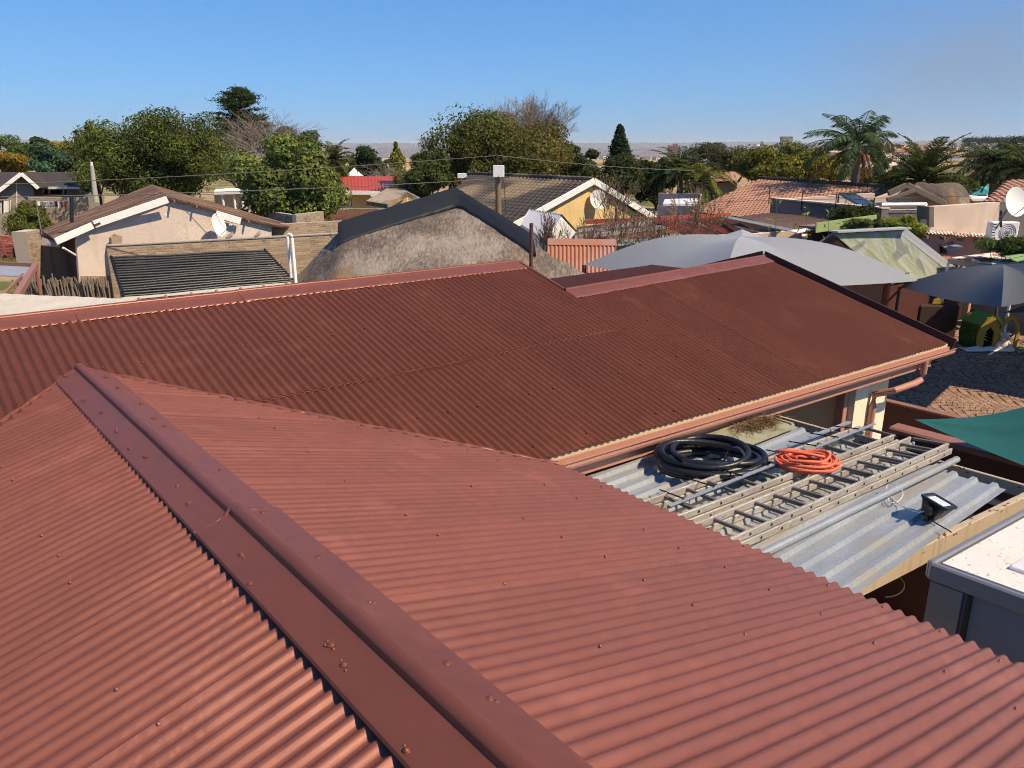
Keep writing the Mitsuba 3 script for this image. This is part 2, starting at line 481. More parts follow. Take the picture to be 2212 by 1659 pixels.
# the lip of the lap between the two courses of the far slope
m = MB()
aa = np.arange(2.1, 6.62, PITCH_C / 8)
jb = 6.0 + .012 * (meshkit.fbm(np.stack([aa * 3, aa * 0, aa * 0], -1), 3) - .5)
hh = AMP * np.cos(2 * np.pi * aa / PITCH_C) + .006
m.tube(np.stack([aa, jb, main_z(jb)], -1) + hh[:, None] * nM, .0035 * (.5 + meshkit.noise(np.stack([aa * 7, aa * 0, aa * 0], -1))), 6)
m.put('lap_lip', 'red_roof_paint', main_roof, smooth=True)

# lean-to behind the far ridge, and the step in the main roof
m = corrugated(np.array([6.7, 9.3, 3.06]), X, np.array([0, -1, 0.02]), np.array([0, 0.02, 1.0]), 4.3, const(0.0), const(2.0), seed=5, step=0.5)
m.put('back_roof', 'maroon_dark', house, smooth=True)
MB().box([6.64, 7.10, 2.2], [6.70, 7.94, 3.0]).put('step_wall', 'maroon_dark', house)
MB().beam([6.665, 7.97, ZM + .012], [6.665, 7.05, main_z(7.05) + .012], 0.03, 0.05).put('verge_flashing', 'red_roof_paint', house)
MB().beam([11.46, 7.30, main_z(7.30) - .05], [11.46, 4.16, main_z(4.16) - .05], 0.025, 0.2).put('barge_board', 'maroon_dark', house)
MB().beam([11.46, 7.30, main_z(7.30) - .05], [11.46, 10.4, main_z(4.16) - .05], 0.025, 0.2).put('barge_board', 'maroon_dark', house)
# the hidden back slopes (only seen from elsewhere)
m = MB().slab([[6.64, BM, ZM - .01], [6.64, 11.4, ZM - TP * 3.46], [-7, 11.4, ZM - TP * 3.46], [-7, BM, ZM - .01]], 0.03)
m.put('back_slope', 'red_roof_paint', house)
m = MB().slab([[11.27, 7.16, main_z(7.16) - .02], [11.27, 10.2, main_z(7.16) - .02 - 0.8], [6.7, 10.2, main_z(7.16) - .02 - 0.8], [6.7, 7.16, main_z(7.16) - .02]], 0.03)
m.put('back_slope', 'red_roof_paint', house)

# eaves of the main wing: filler strip, gutter, fascia
ea, eb = 3.95, 11.33
zE = lambda a: main_z(eave_b(a))
E = lambda a, db, dz: np.array([a, eave_b(a) + db, zE(a) + dz])
MB().beam(E(ea, .035, -.035), E(eb, .035, -.035), 0.02, 0.05).put('filler_board', 'cream_filler', house)
m = MB()
prof = [(0.0, -.045), (0.0, -.125), (-.075, -.128), (-.088, -.10), (-.086, -.072), (-.105, -.055), (-.108, -.048), (-.100, -.046), (-.098, -.054), (-.080, -.068), (-.08, -.1), (-.070, -.12), (-.006, -.118), (-.006, -.045)]
P = np.array([[E(a, db, dz) for db, dz in prof + prof[:1]] for a in (ea, eb)])
m.grid(P, flip=True)
m.put('gutter', 'pink_trim', house)
MB().beam(E(ea, .03, -.195), E(10.9, .03, -.195), 0.022, 0.14).put('fascia', 'pink_trim', house)
MB().slab([E(ea, .04, -.25), E(11.2, .04, -.25), E(11.2, 1.4, -.25), E(ea, 1.4, -.25)], 0.02).put('soffit', 'dark_soffit', house)
# eaves of the near wing
MB().box([4.03, -2.8, 2.36], [4.05, 4.2, 2.49]).put('fascia', 'maroon_dark', house)
m = MB()
prof = [(4.06, 2.47), (4.06, 2.40), (4.145, 2.40), (4.155, 2.475), (4.165, 2.478), (4.155, 2.39), (4.05, 2.39)]
P = np.array([[(a, b, z) for a, z in prof + prof[:1]] for b in (-2.8, 4.30)])
m.grid(P)
m.put('gutter', 'pink_trim', house)
# walls
plain('recess_brown', (.13, .062, .045), .85)  # brown wall kept dark in colour to carry the recess shade
MB().box([-6, 5.9, 0], [9.5, 10.8, 2.3]).put('wall', 'recess_brown', house)
MB().box([9.52, 4.52, 0], [10.42, 10.0, 2.26]).put('wall', 'cream_plaster', house)
MB().box([-2.6, -2.8, 0], [3.75, 5.9, 2.3]).put('wall', 'cream_plaster', house)
MB().box([9.40, 4.60, 0], [9.515, 4.72, 2.26], bevel=.008).put('door_frame', 'pink_trim', house)
# window with burglar bars in the shaded wall
w = MB(); w.box([7.2, 5.86, .9], [9.2, 5.895, 2.0]); wk = w.put('window', 'glass_dark', house)
for a in (7.2, 7.85, 8.5, 9.2):
    MB().box([a - .03, 5.80, .86], [a + .03, 5.855, 2.04]).put('frame', 'pink_trim', wk)
m = MB()
for a in np.arange(7.3, 9.2, .11):
    m.tube([[a, 5.77, .9], [a, 5.77, 2.0]], .007, 5)
for z in (1.1, 1.35, 1.6, 1.85):
    m.tube([[7.22, 5.775, z], [9.18, 5.775, z]], .007, 5)
m.put('burglar_bars', 'off_white', wk, kind='stuff')
# down pipe
m = MB()
pp = [E(10.55, -.05, -.12), E(10.55, -.05, -.30), E(10.52, -.045, -.38), E(10.42, -.02, -.42)]
m.tube(pp + [E(9.98, .03, -.46), [9.93, 4.47, 1.95], [9.92, 4.465, 1.8], [9.92, 4.465, 0.05]], .045, 10)
m.put('down_pipe', 'pink_trim', house, smooth=50)
# ------------------------------------------------------------------ ground, paving and what stands beside the house
def ground_col(p, n, uv):
    r = dr.sqrt(p.x * p.x + p.y * p.y)
    a = fbm(p.x * 0.35, p.y * 0.35, 0.0, 3)
    b = fbm(p.x * 2.7, p.y * 2.7, 1.0, 2)
    near = mix(mix((0.20, 0.14, 0.085), (0.29, 0.225, 0.15), b), mi.Color3f(0.085, 0.10, 0.035), smoothstep(0.5, 0.66, a))
    f = fbm(p.x * 0.012, p.y * 0.012, 2.0, 3)
    g = noise(p.x * 0.12, p.y * 0.03, 4.0)
    far = mix(mix((0.24, 0.165, 0.085), (0.33, 0.23, 0.12), g), mi.Color3f(0.10, 0.095, 0.045), smoothstep(0.52, 0.7, f))
    return mix(near, far, smoothstep(90.0, 220.0, r))


surf('ground_earth', ground_col, rough=0.95, spec=0.1)


def terrain(x, y):
    th = np.degrees(np.arctan2(x * RT[0] + y * RT[1], x * FW[0] + y * FW[1]))
    r = np.hypot(x, y)
    sm = lambda a, b, t: (lambda q: q * q * (3 - 2 * q))(np.clip((t - a) / (b - a), 0, 1))
    right = sm(14, 24, th) * (1 - sm(80, 120, th))
    h = right * (sm(420, 1500, r) * 20 + sm(1500, 2600, r) * 12) - (1 - right) * sm(150, 900, r) * 6 - right * sm(90, 260, r) * 1.5
    h = h - sm(3000, 9000, r) * 60
    return h


rad = np.concatenate([[0.0], np.geomspace(3, 26000, 90)])
ang = np.radians(np.arange(0, 361, 3.0))
R_, A_ = np.meshgrid(rad, ang, indexing='ij')
gx, gy = R_ * np.cos(A_), R_ * np.sin(A_)
MB().grid(np.stack([gx, gy, terrain(gx, gy)], -1)).put('ground', 'ground_earth', smooth=True, label='bare earth, dry grass and veld around and beyond the houses', kind='structure')


def paver_col(p, n, uv):
    c = cell_rand(p.x * 6.1, p.y * 8.3)
    d = fbm(p.x * 18, p.y * 18, 0, 2)
    return mix(mix((0.23, 0.145, 0.105), (0.36, 0.235, 0.17), c), mi.Color3f(0.20, 0.16, 0.13), smoothstep(.5, .8, d) * 0.5)


surf('paver_clay', paver_col, rough=0.9, spec=0.15)
plain('joint_sand', (0.36, 0.27, 0.19), 0.95, 0.1)
plain('concrete', (0.22, 0.19, 0.16), 0.9, 0.1)
yard = MB().slab([[10.5, 3.0, .004], [30, 3.0, .004], [30, 9.5, .004], [10.5, 9.5, .004]], .05).put('paving', 'joint_sand', label='brick-paved yard laid in scalloped fan courses', kind='structure')
rp = np.random.default_rng(3)
stones = []
for j in range(-2, 60):
    for i in range(0, 90):
        xx = 12.6 + i * 0.165 + (j % 2) * 0.08
        ph = ((xx - 12.0) / 1.5) % 1.0 * 2 - 1
        yy = 3.2 + j * 0.112 + 0.42 * math.sqrt(max(0.0, 1 - ph * ph * 0.9))
        slope = -0.42 * 0.9 * ph / math.sqrt(max(0.05, 1 - ph * ph * 0.9)) / 0.75
        if 3.05 < yy < 9.4 and xx < 27 and not (xx < 11.0):
            stones.append((xx, yy, math.degrees(math.atan(np.clip(slope, -1.2, 1.2))) + 6 * rp.normal(), rp.integers(4), 0.004 * rp.random()))
variants = []
for k in range(4):
    m = MB().box([-.074 - .004 * k, -.046, -.03], [.072 + .004 * (k % 2), .046 + .003 * k, .022], bevel=.008)
    variants.append(m.shape('paver_clay'))


def seen(p):
    d = np.asarray(p, float) - EYE
    fz = d @ (math.cos(PITCH) * FW - math.sin(PITCH) * UP)
    return CX + F * (d @ RT) / fz, CY - F * (d @ (math.sin(PITCH) * FW + math.cos(PITCH) * UP)) / fz, fz


vis = sorted(range(len(stones)), key=lambda i: (lambda s: s[2] if (1915 < s[0] < 2212 and 745 < s[1] < 915) else 1e3 + s[2])(seen([*stones[i][:2], 0])))
rest = MB()
for n_, i in enumerate(vis):
    x, y, g, k, dz = stones[i]
    if n_ < 300:
        put('paver', {**variants[k], 'to_world': T().translate([x, y, .012 + dz]).rotate([0, 0, 1], g)}, yard)
    else:
        c, s = math.cos(math.radians(g)), math.sin(math.radians(g))
        rest.obox([x, y, .008 + dz], [.073 * c, .073 * s, 0], [-.046 * s, .046 * c, 0], [0, 0, .026])
rest.put('far_pavers', 'paver_clay', yard, kind='stuff')
MB().slab([[4.0, -6, .004], [10.4, -6, .004], [10.4, 5.8, .004], [4.0, 5.8, .004]], .05).put('driveway', 'concrete', label='shaded concrete driveway under and beside the carport', kind='structure')

# ------------------------------------------------------------------ carport roof of galvanised sheets
cp = thing('carport', 'low carport roof of galvanised ribbed sheets in a rust-streaked cream steel frame', 'carport')
ZC = 2.25


def ribbed(x0, x1, y0, ribs, rib=0.165, h=0.034):
    prof = []
    for k in range(ribs):
        b = y0 + k * rib
        prof += [(b, 0), (b + .052, 0), (b + .072, h), (b + .110, h), (b + .130, 0)]
    prof += [(y0 + ribs * rib + .02, 0)]
    xs = np.linspace(x0, x1, 9)
    wob = lambda x, b: 0.0012 * math.sin(3 * x + 9 * b)
    return np.array([[[x, b, ZC + z + wob(x, b)] for b, z in prof] for x in xs])


for k in range(5):
    y0 = 1.985 + k * 0.495
    m = MB().grid(ribbed(4.0, 7.16 + 0.03 * ((k * 5) % 3 - 1), y0, 3))
    m.put('sheet', 'galvanised', cp, label='one dulled galvanised sheet with trapezoid ribs' if False else None)
MB().beam([4.1, 2.185, 2.15], [7.42, 1.835, 2.15], 0.06, 0.17, bevel=.006).put('edge_beam', 'rusty_cream_steel', cp)
MB().beam([7.40, 1.86, 2.18], [7.40, 4.5, 2.18], 0.035, 0.12, bevel=.006).put('edge_beam', 'rusty_cream_steel', cp)
MB().box([7.20, 1.9, 2.02], [7.38, 4.45, 2.05]).put('box_gutter', 'dark_iron', cp)
for x, y in ((7.3, 2.0), (4.9, 2.2)):
    MB().tube([[x, y, 0], [x, y, 2.06]], .04, 10).put('post', 'rusty_cream_steel', cp)
MB().beam([4.2, 3.2, 2.16], [7.2, 3.2, 2.16], .05, .1).put('purlin', 'rusty_cream_steel', cp)


def tray_col(p, n, uv):
    return mix((0.33, 0.33, 0.22), (0.22, 0.19, 0.12), smoothstep(.35, .75, fbm(p.x * 5, p.y * 5, 0, 3)))


surf('faded_green_sheet', tray_col, rough=.6)
from shapely.geometry import box as sbox, Polygon, Point
po = sbox(0, 0, 1.4, .42).buffer(-.1).buffer(.1)
m = MB().panel(po, .02, [5.7, 3.93, 2.285], X, Y_)
m.panel(po.difference(po.buffer(-.03)), .03, [5.7, 3.93, 2.29], X, Y_)
tag(m.put('green_sheet_panel', 'faded_green_sheet'), 'faded green sheet panel with rounded corners lying under the gutter', 'sheet')
m = MB()
for _ in range(260):
    c = np.array([6.72 + .17 * rp.normal(), 4.17 + .06 * rp.normal(), 2.315 + .045 * rp.random()])
    g = rp.uniform(0, 6.3)
    d = np.array([math.cos(g), math.sin(g), .3 * rp.normal()]) * rp.uniform(.03, .12)
    m.tube([c - d, c + [0, 0, .012], c + d], .0025, 3, caps=False)
plain('dry_twig', (0.17, 0.10, 0.055), 0.9)
m.put('twig_heap', 'dry_twig', label='heap of dry twigs and leaves at the end of the green panel', kind='stuff')

# black hose: loops of ribbed pipe tied in a coil


def coil(c, rx, ry, loops, r, rise, seed, tilt=0.0, ang=0.0, ripple=0.0, n=64, start=0.0):
    g = np.random.default_rng(seed)
    pts = []
    offs = g.normal(size=(loops + 2, 4))
    t = np.linspace(0, loops, loops * n)
    k = t.astype(int)
    f = (t - k)
    f = f * f * (3 - 2 * f)
    o = offs[k] * (1 - f)[:, None] + offs[k + 1] * f[:, None]
    th = 2 * np.pi * t + start
    R1, R2 = rx * (1 + .09 * o[:, 0]), ry * (1 + .09 * o[:, 1])
    x, y = R1 * np.cos(th) + rx * .10 * o[:, 2], R2 * np.sin(th) + ry * .12 * o[:, 3]
    z = rise * t / loops + tilt * x + .02 * np.sin(th * 1.5 + 1)
    ca, sa = math.cos(ang), math.sin(ang)
    P = np.stack([c[0] + x * ca - y * sa, c[1] + x * sa + y * ca, c[2] + np.maximum(z, 0)], -1)
    return P


hose = thing('black_hose', 'thick black ribbed hose tied in a wide coil on the carport roof', 'hose')
m = MB()
hc = px(1535, 1003, z=2.34)
AH = math.radians(-45)
for q, (rx, ry, z0, sd) in enumerate(((.42, .36, .0, 1), (.41, .35, .055, 2), (.38, .31, .11, 3))):
    P = coil([hc[0], hc[1], 2.318 + z0], rx, ry, 2, .027, .05, sd, tilt=.02, ang=AH, n=110, start=q * 1.9)
    rr = .0285 + .0010 * np.sin(np.arange(len(P)) * 2.2)
    m.tube(P, rr, 12)
m.put('coil', 'black_plastic', hose, smooth=True)
m = MB()
tc = px(1612, 1005, z=2.42)
for q in range(3):
    pass
g = np.linspace(0, 2 * np.pi, 25)
d = np.array([hc[0], hc[1], 0]) - np.array([tc[0], tc[1], 0])
d /= np.linalg.norm(d)
P = np.array([tc + d * .10 + d * (.10 * math.cos(t)) + UP * (-.01 + .155 * math.sin(t)) for t in g])
s = np.cross(d, UP)
m.grid(np.stack([P - s * .022, P + s * .022], 1))
m.put('tie', 'black_plastic', hose, smooth=True)

oc = px(1738, 1004, z=2.44)
m = MB()
for q, (rx, ry, z0, sd) in enumerate(((.23, .165, 0, 11), (.215, .15, .035, 12), (.22, .155, .06, 13), (.18, .12, .085, 14))):
    P = coil([oc[0], oc[1], 2.425 + z0], rx, ry, 2, .012, .02, sd, ang=AH, n=60, start=q * 1.3)
    m.tube(P, .0135, 9)
P = coil([oc[0] - .02, oc[1] + .03, 2.53], .2, .05, 1, .012, .02, 15, ang=AH - .25, n=60)
m.tube(P, .0135, 9)
tag(m.put('orange_hose', 'orange_rubber', smooth=True), 'coil of orange hose lying on the ladders', 'hose')

# ladders
plain('shaded_rung', (.17, .16, .15), .5, .4, .3)  # rung grey darkened to carry the shade on the rung sides


def ladder(name, label, f0, f1, b0, b1, z0, pitch, bsdf, group=None):
    """An extension ladder lying flat, its two sections on top of each other; f and b are the ends of the front and back stiles."""
    t = thing(name, label, 'ladder', group)
    f0, f1, b0, b1 = (np.array([*q, 0.0]) for q in (f0, f1, b0, b1))
    for s in range(2):
        z = z0 + .035 + s * .072
        off = (f1 - f0) / np.linalg.norm(f1 - f0) * (.09 * s)
        for p, q in ((f0, f1), (b0, b1)):
            c = .012 * (1 if p is f0 else -1)
            MB().beam(p + off * (1 - s) + UP * z, q - off + UP * z, .023, .058, bevel=.004).put('stile', bsdf, t)
        L = np.linalg.norm(f1 - f0)
        n = int(L / pitch)
        for k in range(n):
            w = (k + .35 + .45 * s) / n
            p, q = f0 + (f1 - f0) * w, b0 + (b1 - b0) * w
            MB().beam(p + UP * z, q + UP * z, .024, .026, bevel=.004).put('rung', 'shaded_rung', t)
            MB().tube([p + UP * z + (p - q) / np.linalg.norm(p - q) * .010, p + UP * z + (p - q) / np.linalg.norm(p - q) * .0165], .011, 8).put('rung_end', 'dark_iron', t) if k % 1 == 0 and z < 9 else None
    return t


ladder('extension_ladder', 'paint-spattered aluminium extension ladder nearest the floodlight', (4.05, 2.80), (7.52, 2.60), (4.05, 3.10), (7.42, 2.90), 2.285, .235, 'paint_spattered_aluminium')
ladder('extension_ladder', 'paler aluminium ladder under the orange hose, behind the other ladder', (4.05, 3.27), (7.36, 3.03), (4.05, 3.60), (7.36, 3.36), 2.285, .25, 'paint_spattered_aluminium')
# angle strip and spiked rail lying across
p0, p1 = px(1445, 1093, z=2.45), px(1890, 915, z=2.45)
m = MB().beam(p0, p1, .035, .006).beam(p0 + [0, .016, -.016], p1 + [0, .016, -.016], .005, .035)
tag(m.put('angle_strip', 'galvanised'), 'long galvanised angle strip lying across the ladders', 'metal strip')
fr = thing('spike_rail', 'thin galvanised rail with black cross rods lying beside the hoses', 'rail')
q0, q1 = px(1405, 1075, z=2.36), px(1835, 912, z=2.36)
MB().beam(q0, q1, .035, .02).put('rail', 'galvanised', fr)
for k in range(8):
    w = (k + .3) / 8.3
    a, b = q0 + (q1 - q0) * w, p0 + (p1 - p0) * (w + .02)
    MB().tube([a + UP * .04, b + UP * .012], .006, 6).put('rod', 'dark_iron', fr)
# pole
tag(MB().tube([px(1590, 1224, z=2.33), px(2067, 992, z=2.36)], .030, 14).put('steel_pole', 'galvanised', smooth=40), 'round galvanised pole lying on the carport roof beside the ladder', 'pole')

# floodlight
fl = thing('floodlight', 'black floodlight lying face up on its bracket on the ribbed roof', 'floodlight')
fc = px(2020, 1098, z=2.36)
ua = np.array([math.cos(-.05), math.sin(-.05), 0]); ub = np.array([.05, 1, 0])
t0 = np.array([.22, -.25, .94]); t0 /= np.linalg.norm(t0)
sx = np.cross([0, 1, .0], t0); sx /= np.linalg.norm(sx); sy = np.cross(t0, sx)
m = MB()
lo, hi = [], []
for w, h, z in ((.075, .055, -.07), (.085, .065, -.04), (.118, .092, .045), (.132, .105, .055), (.132, .105, .066)):
    lo.append([fc + sx * a * w + sy * b * h + t0 * z for a, b in ((-1, -.8), (-.8, -1), (.8, -1), (1, -.8), (1, .8), (.8, 1), (-.8, 1), (-1, .8), (-1, -.8))])
m.grid(np.array(lo), flip=True)
m.slab([fc + sx * a * .075 + sy * b * .055 - t0 * .07 for a, b in ((-1, -1), (-1, 1), (1, 1), (1, -1))], .004)
for k in range(6):
    y = -.045 + .018 * k
    m.obox(fc + sy * y - t0 * .055, sx * .07, sy * .003, t0 * .028)
m.put('housing', 'black_plastic', fl, smooth=30)
m = MB()
rim = sbox(-.132, -.105, .132, .105).buffer(-.03).buffer(.03)
m.panel(rim.difference(sbox(-.098, -.072, .098, .072)), .012, fc + t0 * .060, sx, sy)
m.put('rim', 'black_plastic', fl)
plain('lamp_glass', (0.55, 0.60, 0.66), 0.12, 0.7)
MB().panel(sbox(-.098, -.072, .098, .072), .006, fc + t0 * .056, sx, sy).put('glass', 'lamp_glass', fl)
m = MB()
for s in (-1, 1):
    m.tube([fc + sx * .125 * s, fc + sx * .14 * s - t0 * .01, [*(fc + sx * .14 * s)[:2], 2.30]], .009, 6)
m.beam([*(fc - sx * .145)[:2], 2.296], [*(fc + sx * .145)[:2], 2.296], .045, .012)
m.put('bracket', 'black_plastic', fl)
m = MB().obox(fc - sx * .16 + UP * .0, sx * .03, sy * .035, UP * .03, bevel=.005)
m.put('junction_box', 'black_plastic', fl)
def spline(pts, n=40):
    from scipy.interpolate import CubicSpline
    p = np.asarray(pts, float)
    return CubicSpline(np.arange(len(p)), p)(np.linspace(0, len(p) - 1, n))


cz = 2.30
tag(MB().tube(spline([fc - sx * .18, px(1952, 1095, z=cz + .02), px(1915, 1060, z=cz + .01), px(1930, 1045, z=cz + .06), px(1950, 1065, z=cz + .03), px(1935, 1085, z=cz), px(1918, 1075, z=cz)]), .0045, 6).put('white_cable', 'off_white', smooth=True), 'loose white cable beside the floodlight', 'cable')
MB().tube(spline([fc - UP * .03, px(2010, 1120, z=cz + .01), px(2030, 1135, z=cz), px(2055, 1150, z=cz + .01)]), .005, 6).put('cable', 'black_plastic', fl, smooth=True)

# ------------------------------------------------------------------ truck box
tk = thing('truck_box', 'white box body of a truck parked beside the carport, its roof weathered cream', 'truck')
c0 = px(2010, 1215, z=2.4)
da = np.array([math.cos(math.radians(-5)), math.sin(math.radians(-5)), 0]); db = np.array([.03, -1, 0]) / np.linalg.norm([.03, -1, 0])


def truck_top(p, n, uv):
    d = fbm(p.x * 2.0, p.y * 2.0, 0, 3)
    s = smoothstep(.74, .79, fbm(p.x * 40, p.y * 40, 3, 2))
    c = mix((0.68, 0.64, 0.57), (0.76, 0.745, 0.71), d)
    return mix(c, mi.Color3f(.25, .18, .12), s * .5)


surf('weathered_truck_roof', truck_top, rough=.6)
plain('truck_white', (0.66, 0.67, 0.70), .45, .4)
plain('truck_side_shaded', (0.21, 0.215, 0.25), .45, .4)  # white side greyed: its shade is put into the base colour
plain('trim_grey', (0.27, 0.27, 0.285), .4, .5, .4)
P = lambda u, v, z: c0 + da * u + db * v + UP * z
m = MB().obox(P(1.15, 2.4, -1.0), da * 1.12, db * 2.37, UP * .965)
m.put('body', 'truck_side_shaded', tk)
MB().obox(P(1.15, 2.4, -.01), da * 1.10, db * 2.35, UP * .012).put('roof', 'weathered_truck_roof', tk)
MB().obox(P(1.15, 2.42, .012), da * .86, db * 2.08, UP * .016, bevel=.006).put('roof_panel', 'truck_white', tk)
for a, b, c, d in (((0, 0), (0, 4.8), da, .0), ((0, 0), (2.3, 0), db, .0), ((2.3, 0), (2.3, 4.8), da, 0), ((0, 4.8), (2.3, 4.8), db, 0)):
    MB().beam(P(*a, -.055), P(*b, -.055), .05, .125, bevel=.012).put('edge_trim', 'trim_grey', tk)
MB().obox(P(.012, .12, -1.03), da * .015, db * .10, UP * .90).put('corner_post', 'trim_grey', tk)
MB().obox(P(.012, .26, -1.03), da * .018, db * .012, UP * .90).put('seam_strip', 'dark_iron', tk)
MB().obox(P(1.15, 2.4, -1.95), da * .5, db * 2.4, UP * .08).put('chassis', 'dark_iron', tk)
for u in (.18, 2.12):
    for v in (1.0, 4.0):
        m = MB().tube([P(u - .12, v, -2.02), P(u + .12, v, -2.02)], .38, 20)
        m.put('wheel', 'black_plastic', tk, smooth=40)
m = MB().tube(spline([px(1910, 1290, z=.8), px(1950, 1275, z=.8), px(1945, 1250, z=.9), px(1900, 1245, z=1.0)]), .008, 5)
tag(m.put('hanging_cable', 'dark_iron', smooth=True), 'dark cable looping in the gap beside the truck', 'cable')

# ------------------------------------------------------------------ teal sail, maroon wall, palisade


def sail(name, bsdf, corners, peak, dip=.10, inset=.06, label=None, cat='shade sail', n=16, seed=0, bow=0.0):
    """A stretched cloth between corner points, held up at a peak; hems sag between the corners."""
    m = MB()
    k = len(corners)
    C = [np.asarray(c, float) for c in corners]
    peak = np.asarray(peak, float)
    s, t = np.meshgrid(np.linspace(0, 1, n), np.linspace(0, 1, n), indexing='ij')
    for i in range(k):
        a, b = C[i], C[(i + 1) % k]
        mid = 4 * s * (1 - s)
        e = a + (b - a) * s[..., None]
        e = e + mid[..., None] * (inset * (peak - e) * [1, 1, 0] - UP * dip)
        Pt = e + (peak - e) * t[..., None]
        Pt = Pt + UP * (bow * np.sin(np.pi * t) * (0.6 + .4 * np.abs(1 - 2 * s)))[..., None]
        m.grid(Pt, flip=False)
    return m


def cloth_teal(p, n, uv):
    f = noise(p.x * 160, p.y * 160, p.z * 160)
    return mix((0.010, 0.085, 0.085), (0.018, 0.13, 0.125), f * .5 + .5 * fbm(p.x * 2, p.y * 2, p.z * 2, 2))


surf('teal_cloth', cloth_teal, rough=.75, spec=.3)
plain('grey_cloth', (0.245, 0.268, 0.30), .75, .3)
ts = thing('teal_sail', 'dark teal shade sail stretched from the maroon beam past the right edge', 'shade sail')
c1, c2, c3 = px(1975, 906, z=2.30), px(2420, 800, z=2.9), px(2430, 1085, z=2.1)
m = MB()
s, t = np.meshgrid(np.linspace(0, 1, 20), np.linspace(0, 1, 20), indexing='ij')
e = c2 + (c3 - c2) * s[..., None]
Pt = c1 + (e - c1) * t[..., None]
Pt = Pt + UP * (-.16 * np.sin(np.pi * t) * (1 - s) ** 1.0 - .03 * np.sin(np.pi * t) * s + .10 * t * np.exp(-((s - .42) / .1) ** 2))[..., None]
m.grid(Pt)
m.put('cloth', 'teal_cloth', ts, smooth=50)
wl = thing('maroon_wall', 'maroon steel-clad wall with a pale rounded top beside the ladders', 'wall')
plain('maroon_cladding', (0.10, 0.038, 0.028), .6)
m = MB().box([8.72, .2, 0], [8.82, 3.62, 1.93])
m.put('cladding', 'maroon_cladding', wl)
plain('brown_capping', (0.27, 0.13, 0.095), .5)
m = MB().box([8.66, .15, 1.932], [8.90, 3.70, 2.0], bevel=.02)
m.put('capping', 'brown_capping', wl)
pf = thing('palisade_fence', 'galvanised palisade fence with pointed pales in front of the maroon wall', 'fence')
for k in range(9):
    y = 3.85 - .16 * k
    h = 1.55 + .02 * rp.normal()
    po = Polygon([(-.032, 0), (.032, 0), (.032, h - .1), (.0, h + .06), (-.032, h - .1)])
    MB().panel(po, .004, [8.25, y, 0], -Y_, UP).put('pale', 'galvanised', pf)
MB().box([8.18, 2.3, 0], [8.24, 4.0, 1.12]).put('plinth', 'maroon_cladding', pf)
MB().box([8.262, 2.4, 1.2], [8.30, 4.0, 1.245]).put('rail', 'galvanised', pf)
mw = thing('boundary_wall', 'low dark maroon wall between the white column and the paved yard', 'wall')
q0, q1 = px(1917, 868, a=11.9), px(2040, 908, a=11.9)
MB().box([11.85, q1[1] - 1.6, 0], [11.95, q0[1] + .4, q0[2]]).put('panel', 'maroon_cladding', mw)
MB().box([11.83, q1[1] - 1.6, q0[2] + .002], [11.97, q0[1] + .4, q0[2] + .03]).put('coping', 'brown_capping', mw)
# ------------------------------------------------------------------ the neighbourhood: builders


def vpt(p, q, x, y, z=None):
    """(distance along p->q, height) of the pixel x, y on the upright plane through p and q; z overrides the height."""
    u = np.array([q[0] - p[0], q[1] - p[1], 0.0])
    u /= np.linalg.norm(u)
    n = np.cross(u, UP)
    r = px(x, y, Y=1.0) - EYE
    t = ((p - EYE) @ n) / (r @ n)
    w = EYE + t * r
    return (w - p) @ u, w[2] if z is None else z


def vwall(m, p, q, pts, thick=.22, holes=(), fwd=0.0):
    """An upright slab through p and q (left to right as seen), its outline given by pixels; thick reaches away from the viewer, fwd moves it towards the viewer."""
    p, q = np.array([p[0], p[1], 0.0]), np.array([q[0], q[1], 0.0])
    u = (q - p) / np.linalg.norm(q - p)
    n = np.cross(u, UP)
    po = Polygon([vpt(p, q, *t) for t in pts], [[vpt(p, q, *t) for t in h] for h in holes])
    return m.panel(po.buffer(0), thick, p - n * thick + n * fwd, u, UP)


def vthing(name, bsdf, parent, p, q, pts, thick=.05, fwd=.03, **k):
    return vwall(MB(), p, q, pts, thick, fwd=fwd).put(name, bsdf, parent, **k)


def rect(x0, y0, x1, y1):
    return [(x0, y0), (x1, y0), (x1, y1), (x0, y1)]


def pslab(pts, thick=.08):
    P = [px(x, y, Y=Y) for x, y, Y in pts]
    n = np.cross(P[1] - P[0], P[2] - P[0])
    if n[2] < 0:
        P = P[::-1]
    return MB().slab(P, thick)


def pbeam(a, b, w, h, bevel=0.0):
    return MB().beam(px(a[0], a[1], Y=a[2]), px(b[0], b[1], Y=b[2]), w, h, bevel=bevel)


